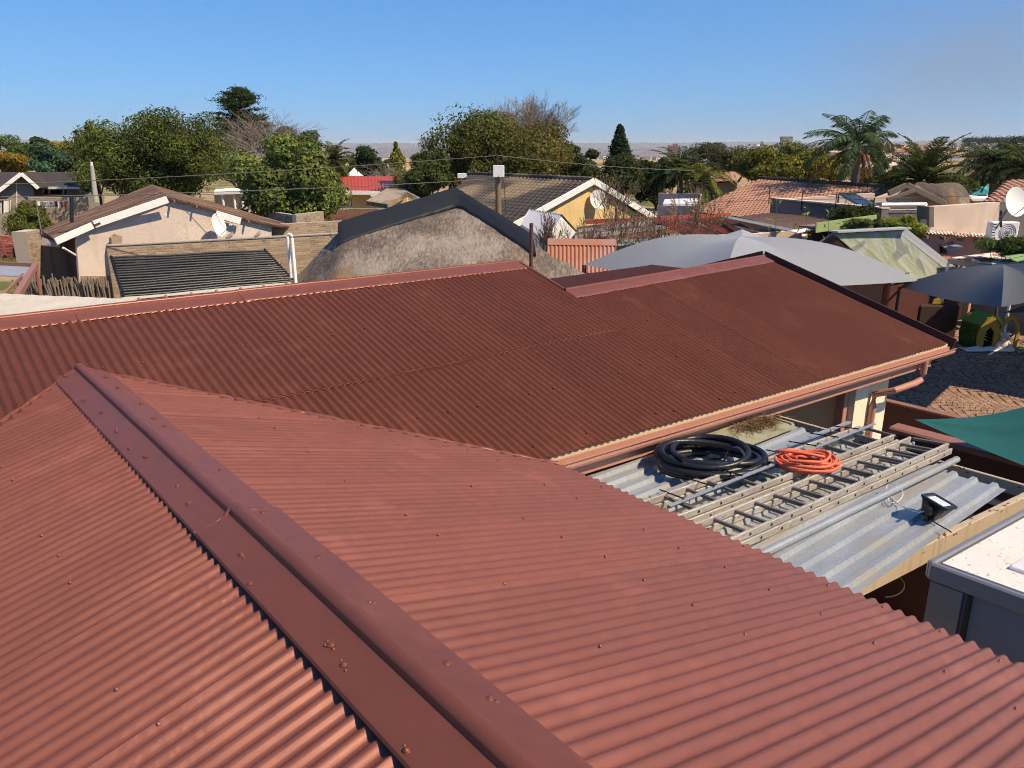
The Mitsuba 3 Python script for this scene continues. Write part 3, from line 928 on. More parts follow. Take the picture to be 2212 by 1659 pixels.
def brick_wall(holder, p, q, z0, z1, bsdf, thick=.2, parts=300, L=.23, H=.073, joint=.012, seed=0, top_noise=0.0):
    """A wall of single bricks standing 8 mm proud of their mortar: the first `parts` as parts of holder, the rest joined."""
    p, q = np.array([p[0], p[1], 0.0]), np.array([q[0], q[1], 0.0])
    D = np.linalg.norm(q - p)
    u = (q - p) / D
    n = np.cross(u, UP)
    g = np.random.default_rng(seed)
    m = MB()
    m.obox((p + q) / 2 - n * (thick / 2 + .008) + UP * (z0 + z1) / 2, u * D / 2, n * thick / 2, UP * ((z1 - z0) / 2 - .004))
    m.put('mortar', 'mortar', holder)
    base = []
    for k in range(3):
        b = MB().obox([0, 0, 0], [(L - joint) / 2, 0, 0], [0, .05, 0], [0, 0, (H - joint) / 2], bevel=.006)
        base.append(b.shape(bsdf))
    deg = math.degrees(math.atan2(u[1], u[0]))
    rows = int((z1 - z0) / H)
    spots = []
    for r in range(rows - 1, -1, -1):
        x = -(r % 2) * L / 2
        while x < D:
            a, b = max(x, 0), min(x + L, D)
            if b - a > .08 and not (r == rows - 1 and g.random() < top_noise):
                spots.append(((a + b) / 2, z0 + (r + .5) * H, (b - a) / L))
            x += L
    rest = MB()
    for i, (s, z, w) in enumerate(spots):
        o = p + u * s + UP * z - n * (.048 + .004 * g.random())
        if i < parts:
            put('brick', {**base[i % 3], 'to_world': T().translate(o.tolist()).rotate([0, 0, 1], deg + g.normal() * .6).scale([w, 1, 1])}, holder)
        else:
            rest.obox(o, u * (L * w - joint) / 2, n * .05, UP * (H - joint) / 2)
    if len(spots) > parts:
        rest.put('brickwork', bsdf, holder, kind='stuff')


def brick_buff(p, n, uv):
    c = cell_rand((p.x + p.y) * 4.2, p.z * 13.7)
    return mix(mix((0.26, 0.20, 0.14), (0.42, 0.31, 0.21), c), mi.Color3f(0.22, 0.14, 0.095), smoothstep(.6, .8, fbm(p.x * 4, p.y * 4, p.z * 6, 2)))


surf('buff_brick', brick_buff, rough=.9, spec=.1)
plain('mortar', (0.34, 0.30, 0.25), .95, .1)
plain('coping', (0.30, 0.27, 0.24), .9, .1)


def wallcol(c1, c2, sc=.9):
    def fn(p, n, uv):
        a = fbm(p.x * sc, p.y * sc, p.z * sc * 1.4, 3)
        s = smoothstep(.55, .8, noise(p.x * 5 + p.y * 5, 0.3, p.z * .8))
        return mix(mix(c1, c2, smoothstep(.35, .65, a)), mi.Color3f(c2) * .8, s * .35)
    return fn


surf('pinkish_plaster', wallcol((0.66, 0.565, 0.49), (0.59, 0.50, 0.43)), rough=.92, spec=.1)
surf('yellow_plaster', wallcol((0.74, 0.54, 0.24), (0.66, 0.48, 0.22)), rough=.92, spec=.1)
surf('cream_wall', wallcol((0.64, 0.52, 0.42), (0.57, 0.46, 0.38)), rough=.92, spec=.1)
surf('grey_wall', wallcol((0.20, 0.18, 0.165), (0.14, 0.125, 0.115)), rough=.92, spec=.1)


def rusty(p, n, uv):
    a = fbm(p.x * 1.6, p.y * .7, p.z, 3)
    b = fbm(p.x * 7, p.y * 3, p.z, 2)
    c = mix((0.10, 0.045, 0.032), (0.17, 0.075, 0.05), b)
    return mix(c, mi.Color3f(0.20, 0.185, 0.175), smoothstep(.56, .66, a))


surf('rusty_sheet', rusty, rough=.75, spec=.2)


def old_brown(p, n, uv):
    a = fbm(p.x * .9, p.y * 2.6, 0, 3)
    return mix((0.075, 0.050, 0.040), (0.155, 0.095, 0.066), smoothstep(.4, .65, a))


surf('weathered_brown_roof', old_brown, rough=.85, spec=.15)
plain('timber', (0.23, 0.16, 0.10), .85)
plain('grey_wood', (0.20, 0.165, 0.13), .9)
plain('brown_pipe', (0.12, 0.05, 0.035), .6)


def thatch(p, n, uv):
    a = fbm(p.x * .8, p.y * .8, p.z * .8, 3)
    b = fbm((p.x * .77 - p.y * .64) * 34, (p.x * .64 + p.y * .77) * 10, p.z * 10, 3)
    g = smoothstep(.60, .72, fbm(p.x * 1.4 + 5, p.y * 1.4, p.z * .9, 3))
    c = mix((0.125, 0.102, 0.085), (0.31, 0.265, 0.225), smoothstep(.35, .65, a * .7 + b * .3))
    return mix(c, mi.Color3f(0.26, 0.165, 0.075), g * .75) * (.80 + .40 * b)


def thatch_bump(p, n, uv):
    return .02 * fbm(p.x * 22, p.y * 5, p.z * 6, 3) + .04 * fbm(p.x * 3, p.y * 3, p.z * 2, 2)


surf('thatch', thatch, rough=.95, spec=.05, bump=thatch_bump, eps=8e-3)
plain('bitumen_cap', (0.020, 0.023, 0.027), .5, .4)


def tile_grey(p, n, uv):
    a = fbm(p.x * .45, p.y * .45, p.z * .45, 2)
    b = cell_rand(p.x * 3.1, p.y * 3.3)
    return mix(mix((0.060, 0.055, 0.051), (0.23, 0.18, 0.12), smoothstep(.42, .62, a)), mi.Color3f(.09, .08, .07), b * .35)


def tile_red(p, n, uv):
    b = cell_rand(p.x * 3.1, p.y * 3.3)
    return mix((0.33, 0.175, 0.12), (0.41, 0.23, 0.16), b * .6 + .4 * noise(p.x * .8, p.y * .8))


surf('grey_roof_tile', tile_grey, rough=.85, spec=.15)
surf('terracotta_tile', tile_red, rough=.85, spec=.15)


def tiled(holder, pts, bsdf, cw=.30, rh=.34, roll=1.0):
    """Lapped roof tiles on the quad pts = eave left, eave right, ridge right, ridge left: a trapezoid filled row by row."""
    a, b, c, d = (np.asarray(q, float) for q in pts)
    up = ((d + c) - (a + b)) / 2
    along = (b - a) / np.linalg.norm(b - a)
    n = np.cross(along, up / np.linalg.norm(up))
    n = n if n[2] > 0 else -n
    n /= np.linalg.norm(n)
    rows = max(2, int(np.linalg.norm(up) / rh))
    m = MB()
    for r in range(rows):
        t0, t1 = r / rows, (r + 1.08) / rows
        l0, r0 = a + (d - a) * t0, b + (c - b) * t0
        l1 = a + (d - a) * min(t1, 1)
        W = np.linalg.norm(r0 - l0)
        k = max(1, int(W / cw))
        upv = up / rows * 1.06
        e = (r0 - l0) / k
        for i in range(k):
            o = l0 + e * (i + .5 * (r % 2)) if r % 2 == 0 or i < k - 1 else l0 + e * i
            prof = [(0, .0), (.12, .035), (.36, .045), (.6, .03), (.72, .004), (1.0, .0)]
            P = np.array([[o + e * s + n * (h * roll + .022), o + e * s + upv + n * (h * roll + .006)] for s, h in prof])
            m.grid(P)
            P2 = np.array([[o + e * s + n * (h * roll + .022), o + e * s + n * (-.01)] for s, h in prof])
            m.grid(P2)
    m.put('roof_tiles', bsdf, holder, kind='stuff')
    D_ = [q - n * .10 for q in ((a, b, c, d) if np.cross(b - a, d - a)[2] > 0 else (a, d, c, b))]
    MB().slab(D_, .05).put('roof_deck', bsdf, holder)


def dish(t, c, n, r, arm=.55, bsdf='white_paint', wall=None):
    """A satellite dish about c that faces along n: bowl, feed arm, feed and mount."""
    c, n = np.asarray(c, float), np.asarray(n, float)
    n /= np.linalg.norm(n)
    a = np.cross(n, UP); a /= np.linalg.norm(a)
    b = np.cross(n, a)
    g = np.linspace(0, 2 * np.pi, 29)
    P = np.array([[c + r * k * (math.cos(x) * a + 1.06 * math.sin(x) * b) + n * (.22 * r * k * k) for x in g] for k in np.linspace(0, 1, 7)])
    back = P - n * .012
    m = MB().grid(P).grid(back, flip=True).grid(np.stack([P[-1], back[-1]]))
    m.put('bowl', bsdf, t, smooth=40)
    low = c - UP * r * .95 + n * .2 * r
    tip = c + n * arm - UP * .25 * r
    MB().tube([low, tip], .012, 6).put('feed_arm', 'trim_grey', t)
    MB().tube([tip - n * .05, tip + n * .05], .03, 8).put('feed', bsdf, t)
    if wall is not None:
        MB().tube([c - n * .02, c - n * .12 - UP * .1, wall], .02, 8).put('mount', 'trim_grey', t)


# ------------------------------------------------------------------ left: grey house, laundry, bush, brick piles
gh = thing('grey_house', 'taupe house with white-edged gable and long charcoal roof at the left edge', 'house')
p, q = px(-60, 420, Y=44.5), px(75, 410, Y=46)
vwall(MB(), p, q, [(-60, 470, -.5), (70, 470, -.5), (70, 404), (46, 378), (-60, 455)], 4, [rect(-20, 431, 25, 461)]).put('wall', 'grey_plaster', gh)
w = vthing('window', 'glass_dark', gh, p, q, rect(-18, 433, 24, 460), fwd=-.06)
for x in (-8, 1, 8, 21):
    vthing('frame', 'white_paint', w, p, q, rect(x, 432, x + 2.2, 461), fwd=.0)
vthing('curtain', 'off_white', w, p, q, rect(10, 434, 19, 459), fwd=-.03)
vthing('drain_pipe', 'off_white', gh, p, q, rect(35, 390, 37, 470), fwd=.05)
pslab([(46, 373, 45.2), (82, 406, 45.6), (112, 404, 50), (80, 371.5, 51)], .1).put('roof', 'charcoal_tile', gh)
pslab([(46, 373, 45.2), (-70, 462, 44), (-70, 440, 49), (80, 371.5, 51)], .1).put('roof', 'charcoal_tile', gh)
pbeam((46, 375, 45.15), (83, 407, 45.55), .05, .2).put('barge_board', 'white_paint', gh)
pbeam((46, 375, 45.15), (-70, 464, 43.95), .05, .2).put('barge_board', 'white_paint', gh)
plain('charcoal_tile', (0.050, 0.043, 0.040), .8)
pslab([(-30, 371.5, 53), (176, 371.5, 53), (172, 404, 49), (-30, 404, 49)], .1).put('roof', 'charcoal_tile', gh)
pbeam((70, 406, 48.95), (173, 406, 48.95), .08, .13).put('gutter', 'white_paint', gh)
p, q = px(70, 420, Y=49.6), px(172, 420, Y=49.6)
vwall(MB(), p, q, [(60, 408), (171, 408), (171, 470, -.5), (60, 470, -.5)], 3, [rect(92, 410, 146, 419)]).put('wall', 'grey_plaster', gh)
w = vthing('window', 'glass_dark', gh, p, q, rect(91, 409, 147, 420), fwd=-.08)
for x in (91, 104, 135, 144):
    vthing('frame', 'white_paint', w, p, q, rect(x, 410, x + 3, 420), fwd=-.02)
gw = thing('garden_wall', 'low rough brick wall behind the washing line', 'wall')
brick_wall(gw, px(60, 430, Y=44.2), px(186, 430, Y=44.2), 0.6, 2.75, 'buff_brick', parts=200, seed=4, top_noise=.25)
wl = thing('washing_line', 'washing line strung across the yard at the left', 'washing line')
m = MB().tube([px(78, 434, Y=41), px(112, 436, Y=41), px(148, 434, Y=41)], .008, 4)
m.put('line', 'off_white', wl)
for x in (78, 148):
    pp = px(x, 434, Y=41)
    MB().tube([[pp[0], pp[1], 0], pp + UP * .1], .03, 6).put('post', 'trim_grey', wl)
cl = [('white shirt at the left end of the washing line', 'white_paint', 83, 5, 9), ('grey cloth next to the white shirt on the washing line', 'grey_cloth', 88.5, 4, 8), ('navy-striped white towel on the washing line', 'white_paint', 99, 13, 13),
      ('pale blue shirt beside the striped towel on the washing line', 'pale_blue', 112, 9, 13), ('black top between pale clothes on the washing line', 'black_plastic', 121, 7, 11), ('pink garment hanging low on the washing line', 'pale_pink', 126, 6, 14),
      ('dark trousers near the right end of the washing line', 'navy_cloth', 132, 6, 13), ('dark red shirt at the right end of the washing line', 'maroon_cladding', 140, 6, 13)]
plain('pale_blue', (.42, .50, .66), .9); plain('pale_pink', (.62, .40, .46), .9); plain('navy_cloth', (.03, .03, .06), .9)
s1 = 41.0 / F
gcl = np.random.default_rng(8)
for lab, bs, x, w_, h_ in cl:
    c = px(x, 434.8, Y=40.98)
    ww, hh = w_ * s1, h_ * s1
    S, V = np.meshgrid(np.linspace(-.5, .5, 9), np.linspace(0, 1, 7), indexing='ij')
    wid = ww * (1 - .25 * V + (.5 * (V < .3) if 'shirt' in lab else 0) * .6)
    Pg = c + (S * wid)[..., None] * RT - (V * hh)[..., None] * UP + (.03 * np.sin(S * 9 + V * 2 + x) * (.3 + V))[..., None] * FW
    m = MB().grid(Pg).grid(Pg + FW * .008, flip=True)
    if 'striped' in lab:
        tw = thing('towel', lab, 'laundry')
        m.put('cloth', bs, tw, smooth=True)
        for k in range(4):
            i0 = 1 + k * 1.4
            v0 = i0 / 7
            Q = c + (np.linspace(-.5, .5, 9)[:, None, None] * ww * .9) * RT - (np.array([v0, v0 + .09])[None, :, None] * hh) * UP - FW * .035
            MB().grid(Q).put('stripe', 'navy_cloth' if k else 'maroon_cladding', tw, smooth=True)
    else:
        tag(m.put('garment', bs, smooth=True), lab, 'laundry')
# leaning concrete pole
MB_ = MB().tube([px(208, 437, Y=40), px(203, 400, Y=40), px(198, 357, Y=40)], [.13, .115, .09], 10)
plain('pole_concrete', (.42, .40, .37), .9)
lp_ = thing('concrete_pole', 'leaning pale concrete pole in front of the large leafy tree', 'pole')
MB_.put('shaft', 'pole_concrete', lp_, smooth=40)
MB().tube([px(198, 357, Y=40), px(197.6, 350, Y=40)], .06, 8).put('insulator', 'white_paint', lp_)
yw = thing('yard_wall', 'buff brick yard wall beside the clipped round bush', 'wall')
brick_wall(yw, px(-60, 480, Y=45), px(24, 480, Y=47), 0.0, 1.45, 'buff_brick', parts=150, seed=5)
# stacks of red pavers
plain('red_paver', (0.33, 0.115, 0.095), .9, .1)
plain('red_paver_dark', (0.24, 0.085, 0.07), .9, .1)
gb = np.random.default_rng(12)
pb = [MB().box([-.1, -.05, -.035], [.1, .05, .035], bevel=.006).shape(b) for b in ('red_paver', 'red_paver_dark')]
ns = 0
for (x, y, h, lab) in ((8, 557, 12, 'stack of red pavers at the left edge, farthest left in the pile'), (30, 560, 11, 'stack of red pavers standing second from the left edge'), (50, 561, 12, 'red paver stack nearest the brick pier'), (20, 548, 13, 'stack of red pavers behind the front row, at left'), (44, 545, 14, 'stack of red pavers behind the front row, at right')):
    o = px(x, y, z=0.0)
    st = thing('paver_stack', lab, 'bricks')
    an = math.radians(50.5 - 90 + gb.normal() * 5)
    ca, sa = math.cos(an), math.sin(an)
    for k in range(h):
        for i in range(2):
            for j in range(4):
                if k == h - 1 and gb.random() < .4:
                    continue
                lx, ly = (i - .5) * .205, (j - 1.5) * .104
                put('paver', {**pb[int(gb.random() < .3)], 'to_world': T().translate([o[0] + lx * ca - ly * sa + .012 * gb.normal(), o[1] + lx * sa + ly * ca + .012 * gb.normal(), .04 + k * .073]).rotate([0, 0, 1], math.degrees(an) + gb.normal() * 3)}, st)

# ------------------------------------------------------------------ left: pink-white house with the brown roof
lh = thing('white_gable_house', 'house with a pale plaster gable, white verge boards and a stained brown roof', 'house')
NA, FA, NL, FL, NR, FR = (362, 424, 27), (326, 398, 38), (119, 517, 24.7), (88, 497, 28.6), (592, 486, 29.4), (642, 489, 33)
pslab([NA, FA, FL, NL], .07).put('roof', 'weathered_brown_roof', lh)
pslab([NA, FA, FR, NR], .07).put('roof', 'weathered_brown_roof', lh)
p, q = px(119, 517, Y=24.9), px(592, 486, Y=29.6)
vwall(MB(), p, q, [(164, 600, .0), (545, 600, .0), (586, 530, 1.2), (586, 488), (360, 428), (164, 503)], .25).put('wall', 'pinkish_plaster', lh)
vwall(MB(), p, q, [(174, 596), (300, 596), (300, 620, 0), (174, 620, 0)], .05, fwd=.02).put('plinth', 'buff_brick', lh)
vthing('air_vent', 'off_white', lh, p, q, rect(355, 461, 367, 468), fwd=.015)
for x in (356, 359.4, 362.8):
    pass
pbeam((362, 431, 26.75), (203, 485, 25.5), .05, .24, bevel=.01).put('verge_board', 'white_paint', lh)
pbeam((200, 487, 25.35), (120, 522, 24.45), .05, .22, bevel=.01).put('verge_board', 'white_paint', lh)
pbeam((466, 462, 28.0), (520, 478, 28.5), .05, .25, bevel=.01).put('verge_board', 'white_paint', lh)
for x, y in ((372, 432), (420, 443), (532, 475)):
    a = px(x, y + 2, Y=27 + (x - 362) * .0105)
    MB().beam(a + UP * .0, a - Y_ * .25, .05, .09).put('rafter_end', 'timber', lh)
MB().tube([px(155, 480, Y=25.6), px(154, 425, Y=25.6)], .06, 10).put('vent_pipe', 'bitumen_cap', lh, smooth=40)
p2, q2 = px(88, 520, Y=27.6), px(164, 520, Y=26.9)
vwall(MB(), p2, q2, [(88, 505), (164, 505), (164, 610, 0), (88, 610, 0)], .2).put('side_wall', 'weathered_brown_roof', lh)
pslab([(90, 512, 27.3), (122, 523, 25.0), (126, 532, 24.6), (90, 530, 26.0)], .06).put('porch_roof', 'grey_plaster', lh)
MB().tube([px(136, 535, Y=24.7), px(163, 551, Y=25.3)], .035, 8).put('gutter_pipe', 'white_paint', lh, smooth=40)
pr = thing('brick_pier', 'stepped buff brick pier at the left corner of the white gable house', 'wall')
brick_wall(pr, px(60, 520, Y=25.3), px(90, 520, Y=26.2), 0, 2.62, 'buff_brick', thick=.45, parts=200, seed=6, top_noise=.3)
st = thing('ruined_wall', 'stub of a broken plastered wall against the pale gable', 'wall')
vwall(MB(), p, q, [(232, 600, 0), (252, 600, 0), (255, 508), (243, 504), (232, 512)], .3, fwd=.5).put('stub', 'buff_brick', st)
d1 = thing('satellite_dish', 'white satellite dish seen edge-on against the pale plaster gable', 'satellite dish')
c = px(469, 487, Y=27.6)
dish(d1, c, RT * .93 - FW * .22 + UP * .22, .39, wall=c - RT * .2 + FW * .55 - UP * .35)

# brick boundary wall with pigeons, second wall and brick ruins
bw = thing('brick_wall', 'long buff brick boundary wall between the solar heater and the white gable house', 'wall')
pw, qw = px(232, 545, Y=24.4), px(742, 520, Y=28.4)
zt = 5 - 24.4 * .1165
brick_wall(bw, pw, qw, 0.3, 2.24, 'buff_brick', parts=300, seed=7)
u_ = (qw - pw) * [1, 1, 0]; u_ /= np.linalg.norm(u_)
m = MB().obox((pw + qw) / 2 * [1, 1, 0] + UP * 2.265 - np.cross(u_, UP) * .1, u_ * np.linalg.norm((qw - pw)[:2]) / 2, np.cross(u_, UP) * .13, UP * .025, bevel=.01)
m.put('coping', 'coping', bw)
bw2 = thing('inner_brick_wall', 'shorter brick wall standing behind the long boundary wall near the thatch', 'wall')
brick_wall(bw2, px(560, 500, Y=31), px(740, 495, Y=33), 0, 2.35, 'buff_brick', parts=250, seed=9, top_noise=.3)
br = thing('brick_ruin', 'roofless brick room with stepped walls under the glossy-leaved tree', 'ruin')
for (a, b, top, s) in (((588, 470, 37), (640, 476, 34.6), 2.45, 1), ((640, 476, 34.6), (700, 468, 36.5), 2.5, 2), ((588, 468, 37), (660, 466, 39.5), 2.55, 3)):
    brick_wall(br, px(a[0], a[1], Y=a[2]), px(b[0], b[1], Y=b[2]), .2, top, 'buff_brick', parts=90, seed=20 + s, top_noise=.5)


def bird(c, yaw, label):
    t = thing('pigeon', label, 'bird')
    cy, sy = math.cos(yaw), math.sin(yaw)
    R = lambda v: np.array([c[0] + v[0] * cy - v[1] * sy, c[1] + v[0] * sy + v[1] * cy, c[2] + v[2]])
    m = MB().tube([R(v) for v in ((-.20, 0, .035), (-.12, 0, .05), (-.04, 0, .075), (.03, 0, .10), (.075, 0, .13), (.09, 0, .17), (.105, 0, .19), (.125, 0, .19), (.145, 0, .183))], [.012, .03, .055, .065, .05, .03, .03, .022, .004], 10)
    m.put('body', 'grey_plaster', t, smooth=True)
    for s in (-1, 1):
        MB().tube([R((.01, .02 * s, .06)), R((.012, .02 * s, 0))], .004, 5).put('leg', 'pale_pink', t)


for x, fr, lab, ya in ((477, .49, 'grey pigeon perched on the brick wall near the satellite dish', .3), (537, .61, 'grey pigeon perched on the brick wall, the right-hand one of two', .5)):
    c = pw * [1, 1, 0] + (qw - pw) * [1, 1, 0] * fr + UP * 2.29 - np.cross(u_, UP) * .1
    bird(c, ya, lab)

# solar pool heater: black pipes on a timber frame
plain('worn_black_pipe', (.040, .042, .046), .38, .5)
sh = thing('solar_pool_heater', 'sloping rack of parallel black water pipes on timber poles', 'solar heater')
A0, A1, B0, B1 = px(240, 557, z=2.72), px(266, 640, z=2.0), px(572, 541, z=2.72), px(634, 607, z=2.0)
gs = np.random.default_rng(5)
NP = 16
for i in range(NP):
    t = i / (NP - 1)
    a, b = A0 + (A1 - A0) * t, B0 + (B1 - B0) * t
    k = np.linspace(0, 1, 12)
    w = .003 * gs.normal(size=12) + .006 * np.sin(k * 7)
    w2 = .002 * gs.normal(size=12)
    pts = a + (b - a) * k[:, None] + w[:, None] * (A1 - A0) / 1.6 + (w2 + .006 * np.sin(k * 11 + i))[:, None] * UP
    pts[0] -= (b - a) * .01 * gs.random()
    MB().tube(pts, .027, 8).put('pipe', 'worn_black_pipe', sh, smooth=True)
for a, b in ((A0, A1), (B0, B1)):
    k = np.linspace(-.02, 1.02, 40)
    pts = a + (b - a) * k[:, None] + (.018 * np.sin(k * 150))[:, None] * (B0 - A0) / 4 + UP * .02
    MB().tube(pts, .032, 7).put('header_pipe', 'black_plastic', sh, smooth=True)
dn = np.cross(B0 - A0, A1 - A0); dn /= np.linalg.norm(dn); dn = dn if dn[2] > 0 else -dn
MB().slab([A0 - dn * .05, A1 - dn * .05, B1 - dn * .05, B0 - dn * .05], .03).put('backing_sheet', 'black_plastic', sh)
MB().beam(A1 - UP * .05 - (B1 - A1) * .01, B1 - UP * .05 + (B1 - A1) * .02, .04, .07).put('edge_board', 'off_white', sh)
MB().tube([A1 - UP * .15 - (A1 - A0) * .05, B1 - UP * .15 - (A1 - A0) * .05], .06, 10).put('beam', 'timber', sh)
MB().tube([A0 - UP * .15, B0 - UP * .15], .06, 10).put('beam', 'timber', sh)
for w in (.04, .45, .84, 1.0):
    for c, d in ((A0, B0), (A1, B1)):
        o = c + (d - c) * w - (A1 - A0) * .05
        MB().tube([[o[0], o[1], 0], o - UP * .10], .055, 9).put('pole', 'timber', sh)
for w in np.linspace(.08, .96, 7):
    a, b = A0 + (B0 - A0) * w, A1 + (B1 - A1) * w
    MB().tube([a - UP * .09, b - UP * .09 + (A1 - A0) * .06], .045, 9).put('rafter', 'timber', sh)
up_ = thing('white_pipe_loop', 'white plastic pipe bent into a tall loop beside the pipe rack', 'pipe')
a, b = px(621, 515, Y=17.9), px(631, 515, Y=17.9)
arc = [a + (b - a) * (.5 - .5 * math.cos(t)) + UP * (.10 * math.sin(t)) for t in np.linspace(0, math.pi, 9)]
a2, b2 = px(629, 600, Y=17.9), px(640, 618, Y=17.4)
MB().tube([a2, *arc[:5]], .034, 10).put('pipe', 'white_paint', up_, smooth=60)
MB().tube([*arc[4:], b2], .034, 10).put('pipe', 'white_paint', up_, smooth=60)

# stick fence
sf = thing('stick_fence', 'fence of upright weathered sticks at the left behind the pale roof sheets', 'fence')
a, b = px(40, 640, z=.95), px(236, 640, z=.95)
for i in range(190):
    w = (i + .3 * gs.normal()) / 190
    o = (a + (b - a) * w) * [1, 1, 0] + np.array([.03 * gs.normal(), .04 * gs.normal(), 0])
    h = 1.42 + .07 * gs.normal()
    l = .05 * gs.normal(size=2)
    MB().tube([o, o + [l[0], l[1], h * .55], o + [l[0] * 2.2, l[1] * 1.4, h]], [.036, .032, .022], 5).put('stick', 'grey_wood', sf)
for z in (.4, 1.05):
    MB().tube([a * [1, 1, 0] + UP * z + FW * .05, b * [1, 1, 0] + UP * z + FW * .05], .012, 5).put('rail', 'grey_wood', sf)

# white roof sheets and brown gutter at the lower left
ws = thing('pale_sheet_roof', 'low roof of pale cream sheets at the left edge behind the red ridge', 'roof')


def pale(p, n, uv):
    return mix((0.46, 0.41, 0.33), (0.56, 0.53, 0.46), fbm(p.x * 1.2, p.y * 3, 0, 3))


surf('pale_sheet', pale, rough=.6)
a, b, c, d = px(-160, 628, z=2.25), px(293, 650, z=2.25), px(150, 712, z=2.05), px(-200, 745, z=2.05)
for k in range(3):
    w0, w1 = k / 3, (k + 1.03) / 3
    n_ = 40
    S, V = np.meshgrid(np.linspace(w0, w1, n_), np.linspace(0, 1, 8), indexing='ij')
    Pg = (a + (b - a) * S[..., None]) * (1 - V[..., None]) + (d + (c - d) * S[..., None]) * V[..., None]
    Pg = Pg + UP * (.004 * np.cos(S * 95) + .012 * np.sin(V * 5 + k) + .01 * k)[..., None]
    MB().grid(Pg).put('sheet', 'pale_sheet', ws, smooth=True)
MB().beam(a - UP * .06, b - UP * .06, .05, .1).put('edge_board', 'off_white', ws)
bg = thing('brown_carport_frame', 'brown-painted gutter beam and grey roof sheet at the left edge', 'carport')
g0, g1, g2 = px(77, 573, z=2.15), px(34, 645, z=2.15), px(-60, 566, z=2.15)
MB().beam(g0, g1, .12, .16, bevel=.01).put('gutter_beam', 'brown_capping', bg)
MB().beam(g2, g0, .06, .1).put('back_beam', 'brown_capping', bg)
MB().slab([g2 - UP * .05, g2 - UP * .05 + (g1 - g0) * .35, g0 - UP * .05 + (g1 - g0) * .35, g0 - UP * .05], .02).put('roof_sheet', 'galvanised', bg)
MB().beam(px(50, 592, z=2.1), px(0, 645, z=2.1), .06, .05).put('loose_batten', 'brown_capping', bg)
MB().tube([[g0[0], g0[1], 0], g0 - UP * .1], .05, 8).put('post', 'brown_capping', bg)

# ------------------------------------------------------------------ thatched lapa with its black ridge caps
la = thing('thatched_lapa', 'grey thatched roof with sweeping black ridge caps behind the red ridge', 'thatched roof')
L0, LC, AP, RC, R0 = px(628, 612, Y=19.4), px(733, 500, Y=18.5), px(985, 424, Y=19.5), px(1143, 524, Y=17.4), px(1290, 606, Y=16.4)
from scipy.interpolate import CubicSpline, PchipInterpolator
ks = np.array([0, .22, .60, .80, 1.0])
ridge = PchipInterpolator(ks, np.array([L0, LC, AP, RC, R0]))
S = np.linspace(0, 1, 90)
top = np.stack([np.interp(S, ks, np.array([L0, LC, AP, RC, R0])[:, j]) for j in range(3)], 1)
top = np.vstack([top[:1], (top[:-2] + 2 * top[1:-1] + top[2:]) / 4, top[-1:]])
foot = CubicSpline([0, .25, .5, .75, 1], np.array([L0 - UP * .6, px(760, 690, Y=15.6), px(980, 720, Y=14.6), px(1160, 690, Y=14.4), R0 - UP * .6]))(S)
foot[:, 2] = 1.9 + .3 * (S - .5) ** 2
back = top + (top - foot) * [1.0, 1.0, 0] + FW * .8
back[:, 2] = 1.9
V = np.linspace(0, 1, 40)
for nm, ft, fl in (('front', foot, True), ('rear', back, False)):
    Pg = top[:, None] * (1 - V[None, :, None]) + ft[:, None] * V[None, :, None]
    bulge = np.sin(np.pi * V) * .05
    Pg[..., 2] += bulge[None] * np.sin(np.pi * S)[:, None]
    Pg = Pg + (meshkit.fbm(Pg * 2.2, 3) - .5)[..., None] * .10 * UP + (meshkit.fbm(Pg * 9, 3) - .5)[..., None] * .05
    MB().grid(Pg, flip=fl).put('thatch', 'thatch', la, smooth=True)
for s0, s1 in ((.215, .605), (.598, .81)):
    n_ = 40
    ss = np.linspace(s0, s1, n_)
    c = np.stack([np.interp(ss, S, top[:, j]) for j in range(3)], 1)
    tt = np.gradient(c, axis=0); tt /= np.linalg.norm(tt, axis=1, keepdims=True)
    fside = ft_ = (CubicSpline(S, foot)(ss) - c); fside /= np.linalg.norm(fside, axis=1, keepdims=True)
    bside = (CubicSpline(S, back)(ss) - c); bside /= np.linalg.norm(bside, axis=1, keepdims=True)
    e = np.minimum(1, np.minimum(np.arange(n_) / 4.0, np.arange(n_)[::-1] / 4.0) + .25) if True else 1
    wd = .62
    prof = [(wd, .02), (wd, .06), (wd * .96, .10), (wd * .5, .15), (wd * .46, .18), (wd * .12, .20), (0, .21)]
    rows = [c + fside * x + UP * (h + .01) for x, h in prof] + [c + bside * x + UP * (h + .01) for x, h in prof[::-1]]
    Pg = np.stack(rows, 1)
    Pg = Pg + (meshkit.fbm(Pg * 3.0, 3) - .5)[..., None] * .04
    # closed ends
    cap0, cap1 = Pg[:1].mean(1, keepdims=True), Pg[-1:].mean(1, keepdims=True)
    Pg = np.concatenate([np.repeat(cap0 - UP * .08, Pg.shape[1], 1), Pg, np.repeat(cap1 - UP * .08, Pg.shape[1], 1)])
    MB().grid(Pg, flip=True).put('ridge_cap', 'bitumen_cap', la, smooth=45)
for q in (L0, (L0 + R0) / 2, R0):
    MB().tube([[q[0], q[1] + .8, 0], [q[0], q[1] + .8, 1.9]], .09, 8).put('pole', 'timber', la)
a = px(1147, 590, Y=14.9)
tag(MB().tube([[a[0], a[1], 1.0], [a[0], a[1], px(1147, 482, Y=14.9)[2]]], .038, 10).put('brown_standpipe', 'brown_pipe', smooth=40), 'upright brown pipe rising behind the red ridge beside the thatch', 'pipe')
